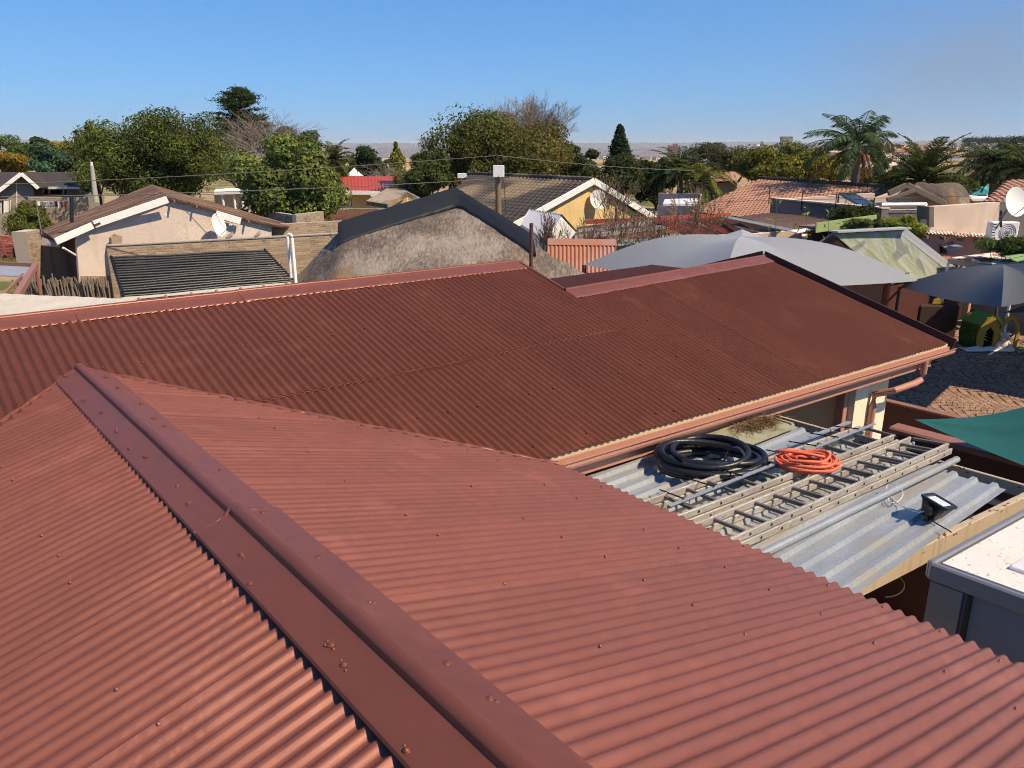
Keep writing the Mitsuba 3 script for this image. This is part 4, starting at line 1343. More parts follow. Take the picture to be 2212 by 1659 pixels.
# ------------------------------------------------------------------ right of the thatch: tiled house with the yellow gable
th = thing('yellow_gable_house', 'house with a yellow gable, white verge boards and a stained grey tiled roof', 'house')
NA = px(1282, 390, Y=33)
FA = px(1012, 377, z=NA[2] + .02)
nl, nr = NA + [-4.4, 0, -1.62], NA + [4.0, 0, -1.75]
fl_ = min((np.array([nl[0], nl[1] + t, nl[2]]) for t in np.arange(4, 30, .1)), key=lambda w: abs(seen(w)[0] - 925))
tiled(th, [fl_, nl, NA, FA], 'grey_roof_tile', cw=.33, rh=.36)
MB().slab([NA, nr, [nr[0], FA[1] + 2, nr[2]], FA], .06).put('rear_roof', 'grey_roof_tile', th)
MB().slab([FA, [nr[0], FA[1] + 2, nr[2]], fl_], .06).put('hip_roof', 'grey_roof_tile', th)
m = MB()
k = int(np.linalg.norm(FA - NA) / .38)
for i in range(k):
    a, b = NA + (FA - NA) * i / k, NA + (FA - NA) * (i + 1.05) / k
    m.tube([a + UP * .03, b + UP * .045], [.11, .12], 8)
m.put('ridge_tiles', 'grey_roof_tile', th, kind='stuff')
p, q = nl + [.5, -.12, 0] + Y_ * .3, nr + Y_ * .18
vwall(MB(), p, q, [(1160, 530, 0), (1400, 530, 0), (1396, 474), (1282, 397), (1166, 462)], .3).put('wall', 'yellow_plaster', th)
bl = (NA - nl) / np.linalg.norm(NA - nl)
MB().beam(NA + UP * -.02 - Y_ * .05, nl - Y_ * .05, .05, .26, bevel=.01).put('verge_board', 'white_paint', th)
MB().beam(NA + UP * -.02 - Y_ * .05, nr - Y_ * .05, .05, .26, bevel=.01).put('verge_board', 'white_paint', th)
vthing('red_plinth', 'maroon_red', th, p, q, [(1205, 487), (1390, 478), (1390, 488), (1205, 498)], thick=.2, fwd=.15) if False else None
vthing('gable_vent', 'dark_iron', th, p, q, rect(1249, 403, 1257, 417), fwd=.02)
vthing('drain_pipe', 'old_orange', th, p, q, rect(1328, 428, 1331, 486), fwd=.06) if False else None
plain('old_orange', (.48, .24, .07), .7)
plain('red_stoep', (.40, .075, .05), .7)
u0, z0 = vpt(p, q, 1331, 440)
uu = (q - p) * [1, 1, 0]; uu /= np.linalg.norm(uu)
o = p * [1, 1, 0] + uu * u0 + np.cross(uu, UP) * .06
MB().tube([o + UP * 3.35, o + UP * 1.2], .035, 6).put('drain_pipe', 'old_orange', th)
d2 = thing('satellite_dish', 'weathered satellite dish in the middle of the yellow gable', 'satellite dish')
c = px(1291, 432, Y=33.02)
dish(d2, c, RT * .35 - FW * .9 + UP * .28, .39, wall=c + FW * .3 - UP * .3, bsdf='off_white')
tag(pbeam((988, 380, 44), (1020, 380, 44), .3, .28, bevel=.03).put('white_eaves_end', 'white_paint'), 'white eaves end showing past the hip of the grey tiled roof', 'gutter')

# pole with the white box, and the wires
pb_ = thing('utility_pole', 'timber pole carrying a white meter box behind the thatch', 'pole')
pt = px(1074, 336, Y=27.0)
pbase = px(1077, 460, Y=27.0)
MB().tube([[pbase[0], pbase[1], 0], [pbase[0], pbase[1], pbase[2]], px(1075, 358, Y=27)], [.12, .11, .09], 9).put('shaft', 'timber', pb_, smooth=40)
MB().tube([px(1075, 358, Y=27), px(1074, 334, Y=27)], .03, 6).put('bracket', 'dark_iron', pb_)
cb = px(1077, 370, Y=26.8)
MB().obox(cb, RT * .19, FW * .06, UP * .195, bevel=.015).put('meter_box', 'white_paint', pb_)
MB().obox(cb - FW * .062 - UP * .15 + RT * .01, RT * .012, FW * .006, UP * .016).put('lock', 'dark_iron', pb_)
m = MB()
tr = px(1079, 395, Y=26.8)
m.tube([px(1082, 372, Y=26.9), px(1090, 400, Y=26.9), px(1092, 460, Y=26.9)], .012, 5)
m.put('cable', 'dark_iron', pb_)
plain('wire_grey', (.16, .16, .15), .6)


def wire(a, b, sag, label, r=.012):
    a, b = np.asarray(a, float), np.asarray(b, float)
    k = np.linspace(0, 1, 24)
    P = a + (b - a) * k[:, None] - UP * (4 * sag * k * (1 - k))[:, None]
    tag(MB().tube(P, r, 4).put('overhead_wire', 'wire_grey'), label, 'wire')


wire(px(-200, 405, Y=27), pt, .12, 'upper overhead wire running from the left edge to the pole with the meter box')
wire(px(-200, 428, Y=22), px(1075, 386, Y=27), .12, 'lower overhead wire running from the left edge to the pole with the meter box')
wire(pt, px(1500, 368, Y=42), .1, 'overhead wire running right from the pole with the meter box')
wire(px(1480, 437, Y=34), px(2300, 419, Y=24), .0, 'thin wire across the terracotta roof towards the right edge', r=.009)

# white shed and pink sheet roof
wsd = thing('white_shed', 'small white shed with a ribbed white roof beside the thatch', 'shed')
a, b, c, d = px(1214, 463, Y=27), px(1144, 452, Y=30), px(1124, 484, Y=29.4), px(1179, 518, Y=26.4)
S, V = np.meshgrid(np.linspace(0, 1, 81), np.linspace(0, 1, 3), indexing='ij')
Pg = (a + (b - a) * S[..., None]) * (1 - V[..., None]) + (d + (c - d) * S[..., None]) * V[..., None] + UP * (.02 * np.cos(S * 2 * np.pi * 20))[..., None]
MB().grid(Pg).put('roof', 'white_paint', wsd, smooth=True)
e = px(1264, 518, Y=27.2)
f = e + (b - a)
MB().slab([a, d + (a - a), d][:0] or [a, e, f, b] if np.cross(e - a, b - a)[2] > 0 else [a, b, f, e], .04).put('roof', 'bitumen_cap', wsd)
vwall(MB(), d, e, [(1181, 540, .3), (1256, 540, .3), (1256, 514), (1214, 468), (1181, 517)], .1, fwd=-.05).put('wall', 'white_paint', wsd)
MB().slab([c - UP * .05, c * [1, 1, 0], d * [1, 1, 0], d - UP * .05], .08).put('side_wall', 'white_paint', wsd)
pkr = thing('pink_sheet_roof', 'faded pink corrugated roof between the thatch and the grey canopy', 'roof')


def faded_pink(p, n, uv):
    return mix((0.36, 0.195, 0.16), (0.36, 0.165, 0.105), smoothstep(.5, .7, fbm(p.x * 1.1, p.y * 1.1, p.z * .4, 2)))


surf('faded_pink_sheet', faded_pink, rough=.7)
a, b, c, d = px(1183, 517, Y=21.8), px(1331, 519, Y=21.8), px(1331, 590, Y=20.2), px(1183, 590, Y=20.2)
S, V = np.meshgrid(np.linspace(0, 1, 209), np.linspace(0, 1, 3), indexing='ij')
nn = np.cross(b - a, d - a); nn /= np.linalg.norm(nn); nn = nn if nn[2] > 0 else -nn
Pg = (a + (b - a) * S[..., None]) * (1 - V[..., None]) + (d + (c - d) * S[..., None]) * V[..., None] + nn * (.022 * np.cos(S * 2 * np.pi * 17))[..., None]
MB().grid(Pg).put('sheet', 'faded_pink_sheet', pkr, smooth=True)
MB().slab([a + nn * .03, a + (d - a) * .20 + nn * .03, b + (c - b) * .20 + nn * .03, b + nn * .03], .01).put('ridge_flashing', 'faded_pink_sheet', pkr)
MB().slab([a - nn * .03, d - nn * .03, c - nn * .03, b - nn * .03], .02).put('underside', 'dark_soffit', pkr)

# ------------------------------------------------------------------ rusty low roofs
rs = thing('rusty_roof_outbuilding', 'low outbuilding with rust and grey striped sheets behind the bare shrubs', 'outbuilding')


def stripe_roof(key, pts, bsdf, n_=40, amp=.02, sheets=6, nm='sheet', axis=0):
    """Corrugated sheets over a quad a b c d, ribs running a->d; each sheet a part."""
    a, b, c, d = pts
    g = np.random.default_rng(int(abs(a[0] * 100)) % 9999)
    for k in range(sheets):
        S, V = np.meshgrid(np.linspace(k / sheets, (k + 1.02) / sheets, n_), np.linspace(0, 1, 4), indexing='ij')
        P = (a + (b - a) * S[..., None]) * (1 - V[..., None]) + (d + (c - d) * S[..., None]) * V[..., None]
        P = P + UP * (amp * np.cos(np.linspace(0, 1, n_)[:, None] * 2 * np.pi * n_ / 6) + .015 * k % .03 + .02 * g.random())[..., None]
        MB().grid(P).put(nm, bsdf if isinstance(bsdf, str) else bsdf[k % len(bsdf)], key, smooth=True)


def rusty_red(p, n, uv):
    return mix((0.26, 0.060, 0.040), (0.12, 0.05, 0.036), smoothstep(.45, .62, fbm(p.x * 2.2, p.y * 1.2, 0, 3)))


surf('rusty_red_sheet', rusty_red, rough=.75, spec=.2)
plain('old_zinc', (.22, .235, .235), .6, .3, .1)
a, b, c, d = px(1247, 492, z=2.45), px(1400, 474, z=2.55), px(1482, 512, z=2.3), px(1235, 545, z=2.3)
stripe_roof(rs, (a, d, c, b), ['rusty_sheet', 'old_zinc', 'rusty_sheet', 'old_zinc', 'rusty_sheet', 'rusty_sheet', 'old_zinc'], sheets=7)
vwall(MB(), d + UP * 0, c, [(1236, 560, 0), (1478, 560, 0), (1478, 517), (1236, 550)], .2, fwd=-.25).put('wall', 'cream_wall', rs)
rr_ = thing('red_roof_outbuilding', 'low outbuilding with peeling red roof sheets right of the bare shrubs', 'outbuilding')
a2, b2, c2, d2_ = px(1405, 476, z=2.6), px(1572, 470, z=2.6), px(1645, 508, z=2.25), px(1484, 512, z=2.25)
stripe_roof(rr_, (a2, b2, c2, d2_), ['rusty_red_sheet', 'rusty_red_sheet', 'rusty_sheet'], sheets=6)
pbeam((1265, 479, 31.5), (1420, 474, 31.5), .15, .18).put('red_parapet', 'red_stoep', rr_)
pbeam((1425, 472, 31), (1575, 464, 33), .15, .16).put('red_parapet', 'red_stoep', rr_)
p, q = px(1484, 514, Y=24.6), px(1738, 514, Y=25.2)
vwall(MB(), p, q, [(1484, 560, 0), (1738, 560, 0), (1738, 497), (1650, 506), (1484, 513)], .25, [rect(1560, 517, 1572, 530), rect(1690, 516, 1722, 545)], fwd=-.15).put('wall', 'cream_wall', rr_)
vthing('dark_opening', 'glass_dark', rr_, p, q, rect(1555, 512, 1580, 535), fwd=-.32)
w = vthing('window', 'glass_dark', rr_, p, q, rect(1688, 513, 1724, 548), fwd=-.3)
vthing('frame', 'off_white', w, p, q, rect(1703, 513, 1706, 548), fwd=-.2)
for k in range(9):
    x = 1500 + k * 16
    o = px(x, 511, Y=24.7 + k * .05)
    MB().beam(o - UP * .06, o - UP * .06 - FW * .35, .06, .10).put('rafter_end', 'timber', rr_)
mr = thing('maroon_flat_roof', 'dark maroon ribbed flat roof in front of the grey parapet wall', 'outbuilding')
a3, b3, c3, d3 = px(1594, 470, z=2.75), px(1664, 461, z=2.8), px(1890, 482, z=2.65), px(1706, 497, z=2.45)
plain('dark_maroon_sheet', (0.075, 0.040, 0.038), .6)
stripe_roof(mr, (a3, d3, c3, b3), 'dark_maroon_sheet', sheets=5)
pslab([(1555, 468, 30), (1572, 466, 30), (1712, 494, 24.5), (1700, 498, 24.3)], .03).put('flashing', 'old_zinc', mr)
pslab([(1708, 499, 24), (1722, 502, 23.6), (1790, 489, 24.8), (1785, 485, 25)], .03).put('flashing', 'white_paint', mr)
MB().box([min(b3[0], c3[0]) - 2.5, c3[1] - .5, 0], [b3[0] - .2, b3[1] - .5, 2.3]).put('wall', 'cream_wall', mr)
gf = thing('green_fascia_lean_to', 'lean-to with a faded green fascia board below the ivy', 'outbuilding')
plain('faded_green', (.30, .38, .17), .8)
pbeam((1762, 492, 24), (1892, 474, 25.5), .05, .30).put('fascia', 'faded_green', gf)
pslab([(1725, 487, 25), (1762, 490, 24), (1892, 472, 25.5), (1860, 474, 27)], .05).put('roof', 'rusty_sheet', gf)
p, q = px(1762, 500, Y=24.3), px(1892, 485, Y=25.8)
vwall(MB(), p, q, [(1762, 560, 0), (1892, 560, 0), (1892, 480), (1762, 494)], .2, fwd=-.1).put('wall', 'dark_soffit', gf)

# ------------------------------------------------------------------ terracotta house, grey parapet, right-hand houses
tc_ = thing('terracotta_house', 'long low house under a terracotta tiled roof on the right', 'house')
RL, RR = px(1640, 387, Y=44), px(1952, 409, Y=37)
EL, ER = px(1490, 456, Y=39.0), px(1905, 470, Y=33.0)
ER = EL + (RR - RL) * [1, 1, 1]
tiled(tc_, [EL, ER, RR, RL], 'terracotta_tile', cw=.22, rh=.30, roll=.5)
MB().slab([RL, RR, RR + (RR - ER) * [1, 1, 0] - UP * 1.2, RL + (RR - ER) * [1, 1, 0] - UP * 1.2], .05).put('rear_roof', 'terracotta_tile', tc_)
MB().slab([RL, RL + (RR - ER) * [1, 1, 0] - UP * 1.2, EL] if True else [], .05).put('hip_roof', 'terracotta_tile', tc_)
m = MB()
k = int(np.linalg.norm(RR - RL) / .4)
for i in range(k):
    a, b = RL + (RR - RL) * i / k, RL + (RR - RL) * (i + 1.05) / k
    m.tube([a + UP * .05, b + UP * .065], [.11, .125], 8)
m.put('ridge_tiles', 'grey_roof_tile', tc_, kind='stuff')
p, q = px(1560, 470, Y=38), px(1670, 478, Y=36.6)
vwall(MB(), p, q, [(1545, 520, 0), (1720, 520, 0), (1700, 472), (1548, 461)], .2, fwd=-.2).put('wall', 'cream_wall', tc_)
pbeam((1548, 463, 37.7), (1690, 473, 36.0), .06, .14).put('fascia', 'dark_soffit', tc_)
gp = thing('grey_parapet_wall', 'shaded grey plastered parapet wall topped by electric-fence posts', 'wall')
p, q = px(1665, 428, Y=33), px(1905, 449, Y=27)
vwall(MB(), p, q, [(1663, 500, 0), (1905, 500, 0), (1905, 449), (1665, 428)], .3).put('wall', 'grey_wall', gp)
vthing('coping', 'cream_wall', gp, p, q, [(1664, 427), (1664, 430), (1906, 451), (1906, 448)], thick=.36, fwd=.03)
ef = thing('electric_fence', 'black electric-fence posts and wires along the grey parapet', 'fence')
u_p = (q - p) * [1, 1, 0]; u_p /= np.linalg.norm(u_p)
tops = []
for x, y0, y1 in ((1666, 440, 402), (1737, 455, 410), (1810, 460, 420), (1892, 462, 428), (1599, 472, 449)):
    if x > 1600:
        uu, zz = vpt(p, q, x, y1)
        _, zb = vpt(p, q, x, y0)
        o = p * [1, 1, 0] + u_p * uu + np.cross(u_p, UP) * .05
        MB().tube([o + UP * zb, o + UP * zz], .022, 6).put('post', 'dark_iron', ef)
        tops.append(o + UP * zz)
for dz in (.1, .5):
    m = MB().tube([t - UP * dz for t in tops], .008, 4)
    m.put('wire', 'dark_iron', ef)
wp = thing('white_parapet', 'pale parapet wall behind the grey one, below the terracotta roof', 'wall')
p, q = px(1680, 432, Y=33.6), px(1888, 418, Y=34.4)
vwall(MB(), p, q, [(1676, 470, 1), (1890, 480, 1), (1890, 417), (1676, 431)], .25).put('wall', 'cream_wall', wp)
sp = thing('solar_panel_frame', 'dark solar panel tilted on a white angle frame above the grey parapet', 'solar panel')
a, b, c, d = px(1812, 415, Y=29.8), px(1846, 417, Y=30.6), px(1904, 447, Y=28.6), px(1862, 446, Y=28.3)
MB().slab([a, d, c, b] if np.cross(d - a, b - a)[2] > 0 else [a, b, c, d], .05).put('panel', 'glass_dark', sp)
for s, e in ((a, d), (b, c), (a, [a[0], a[1], 2.9]), (b, [b[0], b[1], 2.9])):
    MB().beam(np.asarray(s, float) - UP * .06, np.asarray(e, float) - UP * .06 + RT * .02, .05, .05).put('strut', 'trim_grey', sp)
for w in (.33, .66):
    o = a + (d - a) * w
    MB().beam(o - UP * .05, [o[0], o[1], 2.9], .045, .045, up=(1, 0, 0)).put('strut', 'white_paint', sp)
wg = thing('white_gable_annex', 'pale house gable with brown verge boards right of the terracotta roof', 'house')
p, q = px(1893, 440, Y=29.5), px(2036, 440, Y=30.3)
vwall(MB(), p, q, [(1890, 500, 0), (2034, 500, 0), (2034, 441), (1959, 405), (1890, 431)], .25).put('wall', 'cream_wall', wg)
plain('brown_verge', (.17, .135, .10), .8)
pbeam((1958, 400, 29.2), (2042, 441, 29.2), .12, .22, bevel=.02).put('verge_board', 'brown_verge', wg)
pbeam((1958, 400, 29.2), (1918, 418, 29.2), .12, .2, bevel=.02).put('verge_board', 'brown_verge', wg)
pbeam((1975, 412, 28.9), (1915, 432, 28.9), .1, .14, bevel=.02).put('verge_board', 'brown_verge', wg)
pslab([(1958, 400, 29.3), (2042, 441, 29.3), (2050, 437, 34), (1990, 402, 34)], .1).put('roof', 'brown_verge', wg)
tl = thing('old_thatch', 'weathered thatch mound behind the brown verge of the pale gable', 'thatched roof')
o = px(2018, 440, Y=33)
S, V = np.meshgrid(np.linspace(0, 1, 30), np.linspace(0, 1, 10), indexing='ij')
Pg = o + ((S - .5) * 3.0 * (.35 + .65 * V))[..., None] * RT + (np.sqrt(np.maximum(0, 1 - V ** 2)) * .85)[..., None] * UP - (V * 1.0 * np.sin(np.pi * S))[..., None] * FW
Pg = Pg + (meshkit.fbm(Pg * 2, 3) - .5)[..., None] * .3
MB().grid(Pg).put('thatch', 'thatch', tl, smooth=True)
stk = thing('sheet_stack', 'leaning white roof sheets stacked between the pale houses', 'roof sheets')
for k in range(5):
    pslab([(1905, 438 + k * 5, 27.6), (2002, 437 + k * 5, 27.6), (2004, 441.5 + k * 5, 27.2), (1905, 442.5 + k * 5, 27.2)], .03).put('sheet', 'white_paint', stk)
    if k in (1, 3):
        pbeam((1905, 443.5 + k * 5, 27.1), (2002, 442.5 + k * 5, 27.1), .05, .05).put('batten', 'grey_wood', stk)
p, q = px(1905, 470, Y=27.8), px(2006, 470, Y=27.8)
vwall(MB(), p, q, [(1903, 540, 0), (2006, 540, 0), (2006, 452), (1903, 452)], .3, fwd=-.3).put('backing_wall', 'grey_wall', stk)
ch = thing('cream_flat_house', 'flat-roofed pinkish cream house wall at the right edge', 'house')
p, q = px(2004, 470, Y=24.4), px(2160, 470, Y=25.2)
vwall(MB(), p, q, [(2004, 570, 0), (2160, 570, 0), (2160, 437), (2004, 447)], .25, [rect(2082, 506, 2126, 530)]).put('wall', 'cream_wall', ch)
w = vthing('window', 'glass_dark', ch, p, q, rect(2078, 502, 2130, 533), fwd=-.15)
for k in range(7):
    vthing('burglar_bar', 'white_paint', w, p, q, rect(2083 + k * 6.5, 505, 2084.3 + k * 6.5, 531), fwd=.0, thick=.02)
vthing('burglar_bar', 'white_paint', w, p, q, rect(2082, 512, 2126, 513.5), fwd=.01, thick=.02)
vthing('burglar_bar', 'white_paint', w, p, q, rect(2082, 520, 2126, 521.5), fwd=.01, thick=.02)
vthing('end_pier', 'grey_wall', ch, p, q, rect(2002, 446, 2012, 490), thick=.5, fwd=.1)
q2 = px(2300, 470, Y=24.6)
vwall(MB(), px(2160, 470, Y=25.2), q2, [(2161, 570, 0), (2300, 600, 0), (2300, 432), (2161, 436)], .25).put('wall', 'grey_plaster', ch)  # grey here stands in for the shade on this stretch of wall
pslab([(2012, 500, 24.9), (2080, 532, 23.4), (2050, 540, 23.2), (1990, 505, 25.2)], .04).put('awning', 'galvanised', ch)
ac = thing('air_conditioner', 'white air-conditioner unit with a round fan grille on the cream wall', 'air conditioner')
c = px(2164, 501, Y=23.9)
MB().obox(c, RT * .42, FW * .15, UP * .31, bevel=.03).put('casing', 'white_paint', ac)
m = MB()
fc_ = c - FW * .155 + RT * .08
for r in (.08, .14, .20, .25):
    m.tube([fc_ + RT * r * math.cos(t) + UP * r * math.sin(t) for t in np.linspace(0, 2 * np.pi, 25)], .010, 5, caps=False)
m.put('fan_grille', 'trim_grey', ac, kind='stuff')
MB().obox(fc_ - FW * .004, RT * .05, FW * .006, UP * .05, bevel=.01).put('fan_hub', 'trim_grey', ac)
for k in range(7):
    MB().obox(c - FW * .152 - RT * .34 + UP * (-.24 + .08 * k), RT * .05, FW * .006, UP * .012).put('louvre', 'dark_iron', ac)
MB().beam(c - UP * .33 - RT * .4, c - UP * .33 + RT * .4, .3, .04).put('bracket', 'dark_iron', ac)
d3_ = thing('satellite_dish', 'white satellite dish on a pole above the air-conditioner at the right edge', 'satellite dish')
c = px(2190, 437, Y=22.6)
dish(d3_, c, RT * .28 - FW * .93 + UP * .25, .40, wall=c + FW * .4 - UP * .5 - RT * .1)
MB().tube([c + FW * .1, c + FW * .12 - RT * .3 - UP * .75, px(2140, 485, Y=23.6)], .025, 7).put('mast', 'trim_grey', d3_)
MB().tube([px(2162, 455, Y=23.4), px(2162, 490, Y=23.6)], .035, 7).put('conduit', 'dark_iron', d3_)

rt = thing('terracotta_roof_house', 'terracotta tiled house at the right edge behind the dish', 'house')
a, b, c, d = px(2122, 436, Y=30), px(2300, 436, Y=28), px(2300, 385, Y=33), px(2176, 390, Y=34)
tiled(rt, [a, b, c, d], 'terracotta_tile', cw=.22, rh=.30, roll=.5)
tn = thing('teal_sail_far', 'small turquoise shade sail among the palms', 'shade sail')
a, b, c, d, e = px(2072, 420, Y=45), px(2143, 418, Y=44), px(2138, 402, Y=49), px(2082, 402, Y=49), px(2104, 402, Y=46)
plain('turquoise_cloth', (.06, .30, .34), .7)
m = sail('x', 'x', [a, b, c, d], e + UP * .2, dip=.05)
m.put('cloth', 'turquoise_cloth', tn, smooth=40)
wr = thing('white_roof_annex', 'low building with a flat white roof below the turquoise sail', 'outbuilding')
pslab([(2056, 428, 40), (2142, 429, 40), (2136, 421, 46), (2064, 418, 46)], .12).put('roof', 'white_paint', wr)
p, q = px(2062, 440, Y=41), px(2140, 440, Y=41)
vwall(MB(), p, q, [(2060, 470, 0), (2140, 470, 0), (2140, 430), (2060, 430)], .2).put('wall', 'cream_wall', wr)

# pink house and white carport below
pk = thing('pink_house', 'salmon pink house with a rusted white sheet roof behind the mossy shed', 'house')
plain('salmon_plaster', (.56, .30, .24), .9, .1)
p, q = px(1990, 520, Y=23.6), px(2195, 535, Y=24.6)
vwall(MB(), p, q, [(1992, 610, 0), (2195, 610, 0), (2195, 517), (1992, 503)], .25, [rect(2030, 527, 2046, 548)]).put('wall', 'salmon_plaster', pk)
vthing('opening', 'glass_dark', pk, p, q, rect(2028, 525, 2048, 550), fwd=-.2)
a, b, c, d = px(1984, 496, Y=25.0), px(2206, 510, Y=25.6), px(2206, 520, Y=24.0), px(1988, 504, Y=23.2)


def rust_white(p, n, uv):
    return mix((0.62, 0.58, 0.52), (0.26, 0.13, 0.075), smoothstep(.48, .6, fbm(p.x * 2.6, p.y * 2.6, 0, 3)))


surf('rusted_white_sheet', rust_white, rough=.7)
stripe_roof(pk, (a, b, c, d), 'rusted_white_sheet', sheets=6, n_=30)
for k in range(6):
    o = d + (c - d) * (k + .2) / 6
    MB().beam(o - UP * .08, o - UP * .08 - FW * .25, .06, .1).put('rafter_end', 'timber', pk)
wc = thing('white_carport', 'rusted white carport roof in front of the pink house', 'carport')
a, b, c, d = px(2050, 558, Y=21.6), px(2195, 541, Y=23.4), px(2290, 556, Y=21.4), px(2195, 580, Y=20.2)
stripe_roof(wc, (a, d, c, b), 'rusted_white_sheet', sheets=5, n_=30)
MB().beam(a - UP * .08, d - UP * .08, .05, .12).put('edge_beam', 'trim_grey', wc)
for o in (a, b, d):
    MB().tube([[o[0], o[1], 0], o - UP * .1], .04, 8).put('post', 'white_paint', wc)
gs_ = thing('green_sheet_roof', 'green-painted sheet roof edge at the right border above the canopies', 'roof')
a, b, c, d = px(2158, 551, Y=21), px(2270, 535, Y=21.6), px(2280, 548, Y=20), px(2200, 566, Y=19.6)
plain('green_sheet', (.20, .34, .15), .6)
stripe_roof(gs_, (a, d, c, b), 'green_sheet', sheets=3, n_=30)

# ------------------------------------------------------------------ mossy shed, grey canopies, shaded yard
ms = thing('mossy_shed', 'shed with a pitched roof of mossy green-grey asbestos sheets behind the large canopy', 'shed')


def moss(p, n, uv):
    a = fbm(p.x * 5.5 + p.y * 4.0, (p.y - p.x) * .8, p.z * 1.0, 3)
    t = noise(p.x * 3.0, p.y * 7.0, 7.0)
    c = mix((0.31, 0.335, 0.22), (0.38, 0.40, 0.36), smoothstep(.2, .8, a))
    c = mix(c, mi.Color3f(0.20, 0.24, 0.08), smoothstep(.5, .75, noise(p.x * 9, p.y * 4, 0)) * .4)
    return mix(c, mi.Color3f(.16, .17, .17), smoothstep(.72, .78, t) * .7)


surf('mossy_sheet', moss, rough=.9, spec=.1)
R0_, R1_, E1, E0 = px(1797, 503, z=3.05), px(1954, 495, z=3.05), px(2072, 587, z=1.75), px(1925, 614, z=1.75)
stripe_roof(ms, (R0_, R1_, E1, E0), ['mossy_sheet', 'mossy_sheet', 'mossy_sheet', 'mossy_sheet', 'mossy_sheet', 'old_zinc_clean'], sheets=6, n_=48, amp=.018)
plain('old_zinc_clean', (.36, .385, .40), .6, .3, .1)
MB().beam(R0_ + UP * .04 - FW * .08, R1_ + UP * .04 - FW * .08, .34, .04).put('ridge_flashing', 'old_zinc_clean', ms)
bk = (R0_ - E0) * [1, 1, 0] * .35
MB().slab([R0_, R1_, R1_ + bk - UP * .45, R0_ + bk - UP * .45], .04).put('rear_roof', 'old_zinc', ms)
gl = R0_ + bk - UP * .45
m = MB()
m.slab([R0_ - UP * .05, gl - UP * .05, [gl[0], gl[1], 0], [E0[0], E0[1], 0], E0 - UP * .05], .08)
m.put('gable_wall', 'maroon_dark', ms)
MB().slab([[E0[0], E0[1], 0], [E1[0], E1[1], 0], E1 - UP * .06, E0 - UP * .06], .06).put('front_wall', 'maroon_dark', ms)

g1 = thing('grey_canopy', 'large pale grey shade-cloth canopy behind the right end of the red roof', 'shade canopy')
Rc, Lc, Fc, Kc, Pc = px(1988, 607, z=2.4), px(1262, 572, Y=17.8), px(1560, 628, Y=14.0), px(1800, 520, Y=22.0), px(1602, 511, Y=17.0)
Kc = np.array([19.2, 13.0, 2.5])
sail('a', 'b', [Fc, Rc, Kc, Lc], Pc, dip=.04, inset=.06, n=22, bow=.30).put('cloth', 'grey_cloth', g1, smooth=30)
plain('rusty_pole', (.17, .07, .045), .7)
MB().beam(Rc - UP * .02, Rc - RT * .95 + UP * .03 - UP * .04, .06, .07).put('bracket_arm', 'rusty_pole', g1)
o = px(1915, 612, Y=16.9)
MB().tube([[o[0], o[1], 0], [o[0], o[1], px(1915, 603, Y=16.9)[2]]], .055, 10).put('post', 'rusty_pole', g1, smooth=40)
MB().tube([o - UP * .5, Rc - RT * .3 - UP * .05], .025, 7).put('brace', 'rusty_pole', g1)
for o in (Lc, Kc):
    MB().tube([[o[0], o[1], 0], o], .05, 8).put('post', 'rusty_pole', g1)
MB().tube([[Pc[0], Pc[1], 0], Pc - UP * .03], .05, 8).put('post', 'rusty_pole', g1)
plain('charcoal_cloth', (.125, .140, .158), .75, .3)
plain('shaded_brown_sheet', (.022, .010, .008), .7)  # brown taken nearly to black, standing in for canopy shade
g2 = thing('grey_canopy', 'darker grey shade-cloth canopy at the right edge over the playhouse', 'shade canopy')
C1, C2, C3, C4, P2 = px(1943, 620, z=2.25), px(2163, 663, Y=13.9), px(2420, 600, Y=13.0), px(2380, 590, Y=21.0), px(2167, 571, Y=15.2)
sail('a', 'b', [C2, C3, C4, C1], P2, dip=.08, inset=.10, n=22, bow=.12).put('cloth', 'charcoal_cloth', g2, smooth=30)
for o in (C1, C3, C4):
    MB().tube([[o[0], o[1], 0], o], .032, 8).put('post', 'dark_iron', g2)
g3 = thing('grey_canopy', 'lower grey shade-cloth corner under the right-hand canopy', 'shade canopy')
c1 = px(2166, 676, Y=16.2)
cs = [c1, np.array([19.0, 3.1, 2.35]), np.array([24.0, 2.4, 2.4]), np.array([24.0, 5.0, 2.5])]
sail('a', 'b', cs, np.array([21.0, 3.8, 3.0]), dip=.05, inset=.05, n=14).put('cloth', 'charcoal_cloth', g3, smooth=30)
for o in cs[1:]:
    MB().tube([[o[0], o[1], 0], o], .045, 8).put('post', 'dark_iron', g3)
# screen fence behind the yard, its colour darkened to stand in for shade
df = thing('brown_screen_fence', 'brown sheet-iron fence with shade put into its colour behind the paved yard', 'fence')
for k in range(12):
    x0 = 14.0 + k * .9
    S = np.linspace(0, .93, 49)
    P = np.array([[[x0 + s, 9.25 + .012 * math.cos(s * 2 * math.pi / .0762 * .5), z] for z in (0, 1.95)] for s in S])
    MB().grid(P).put('sheet', 'shaded_brown_sheet', df, smooth=True)
for k in range(4):  # added sheets, dark filler for the shade below the canopy
    MB().box([24.6 + k * .92, 9.42 + .004 * (k % 2), 0], [25.5 + k * .92, 9.44 + .004 * (k % 2), 1.62]).put('sheet', 'shaded_brown_sheet', df)
df2 = thing('dark_gate_fence', 'vertical white steel bars fencing the far side of the yard at the right edge', 'fence')
for k in range(16):
    y = 6.7 - .16 * k
    MB().tube([[24.6, y, 0], [24.6, y, 1.75]], .012, 6).put('bar', 'trim_grey', df2)
for z in (.25, 1.6):
    MB().box([24.58, 4.1, z], [24.62, 6.8, z + .04]).put('rail', 'trim_grey', df2)
dw = thing('shade_wall', 'grey plastered wall lit between the two canopies at the right', 'wall')
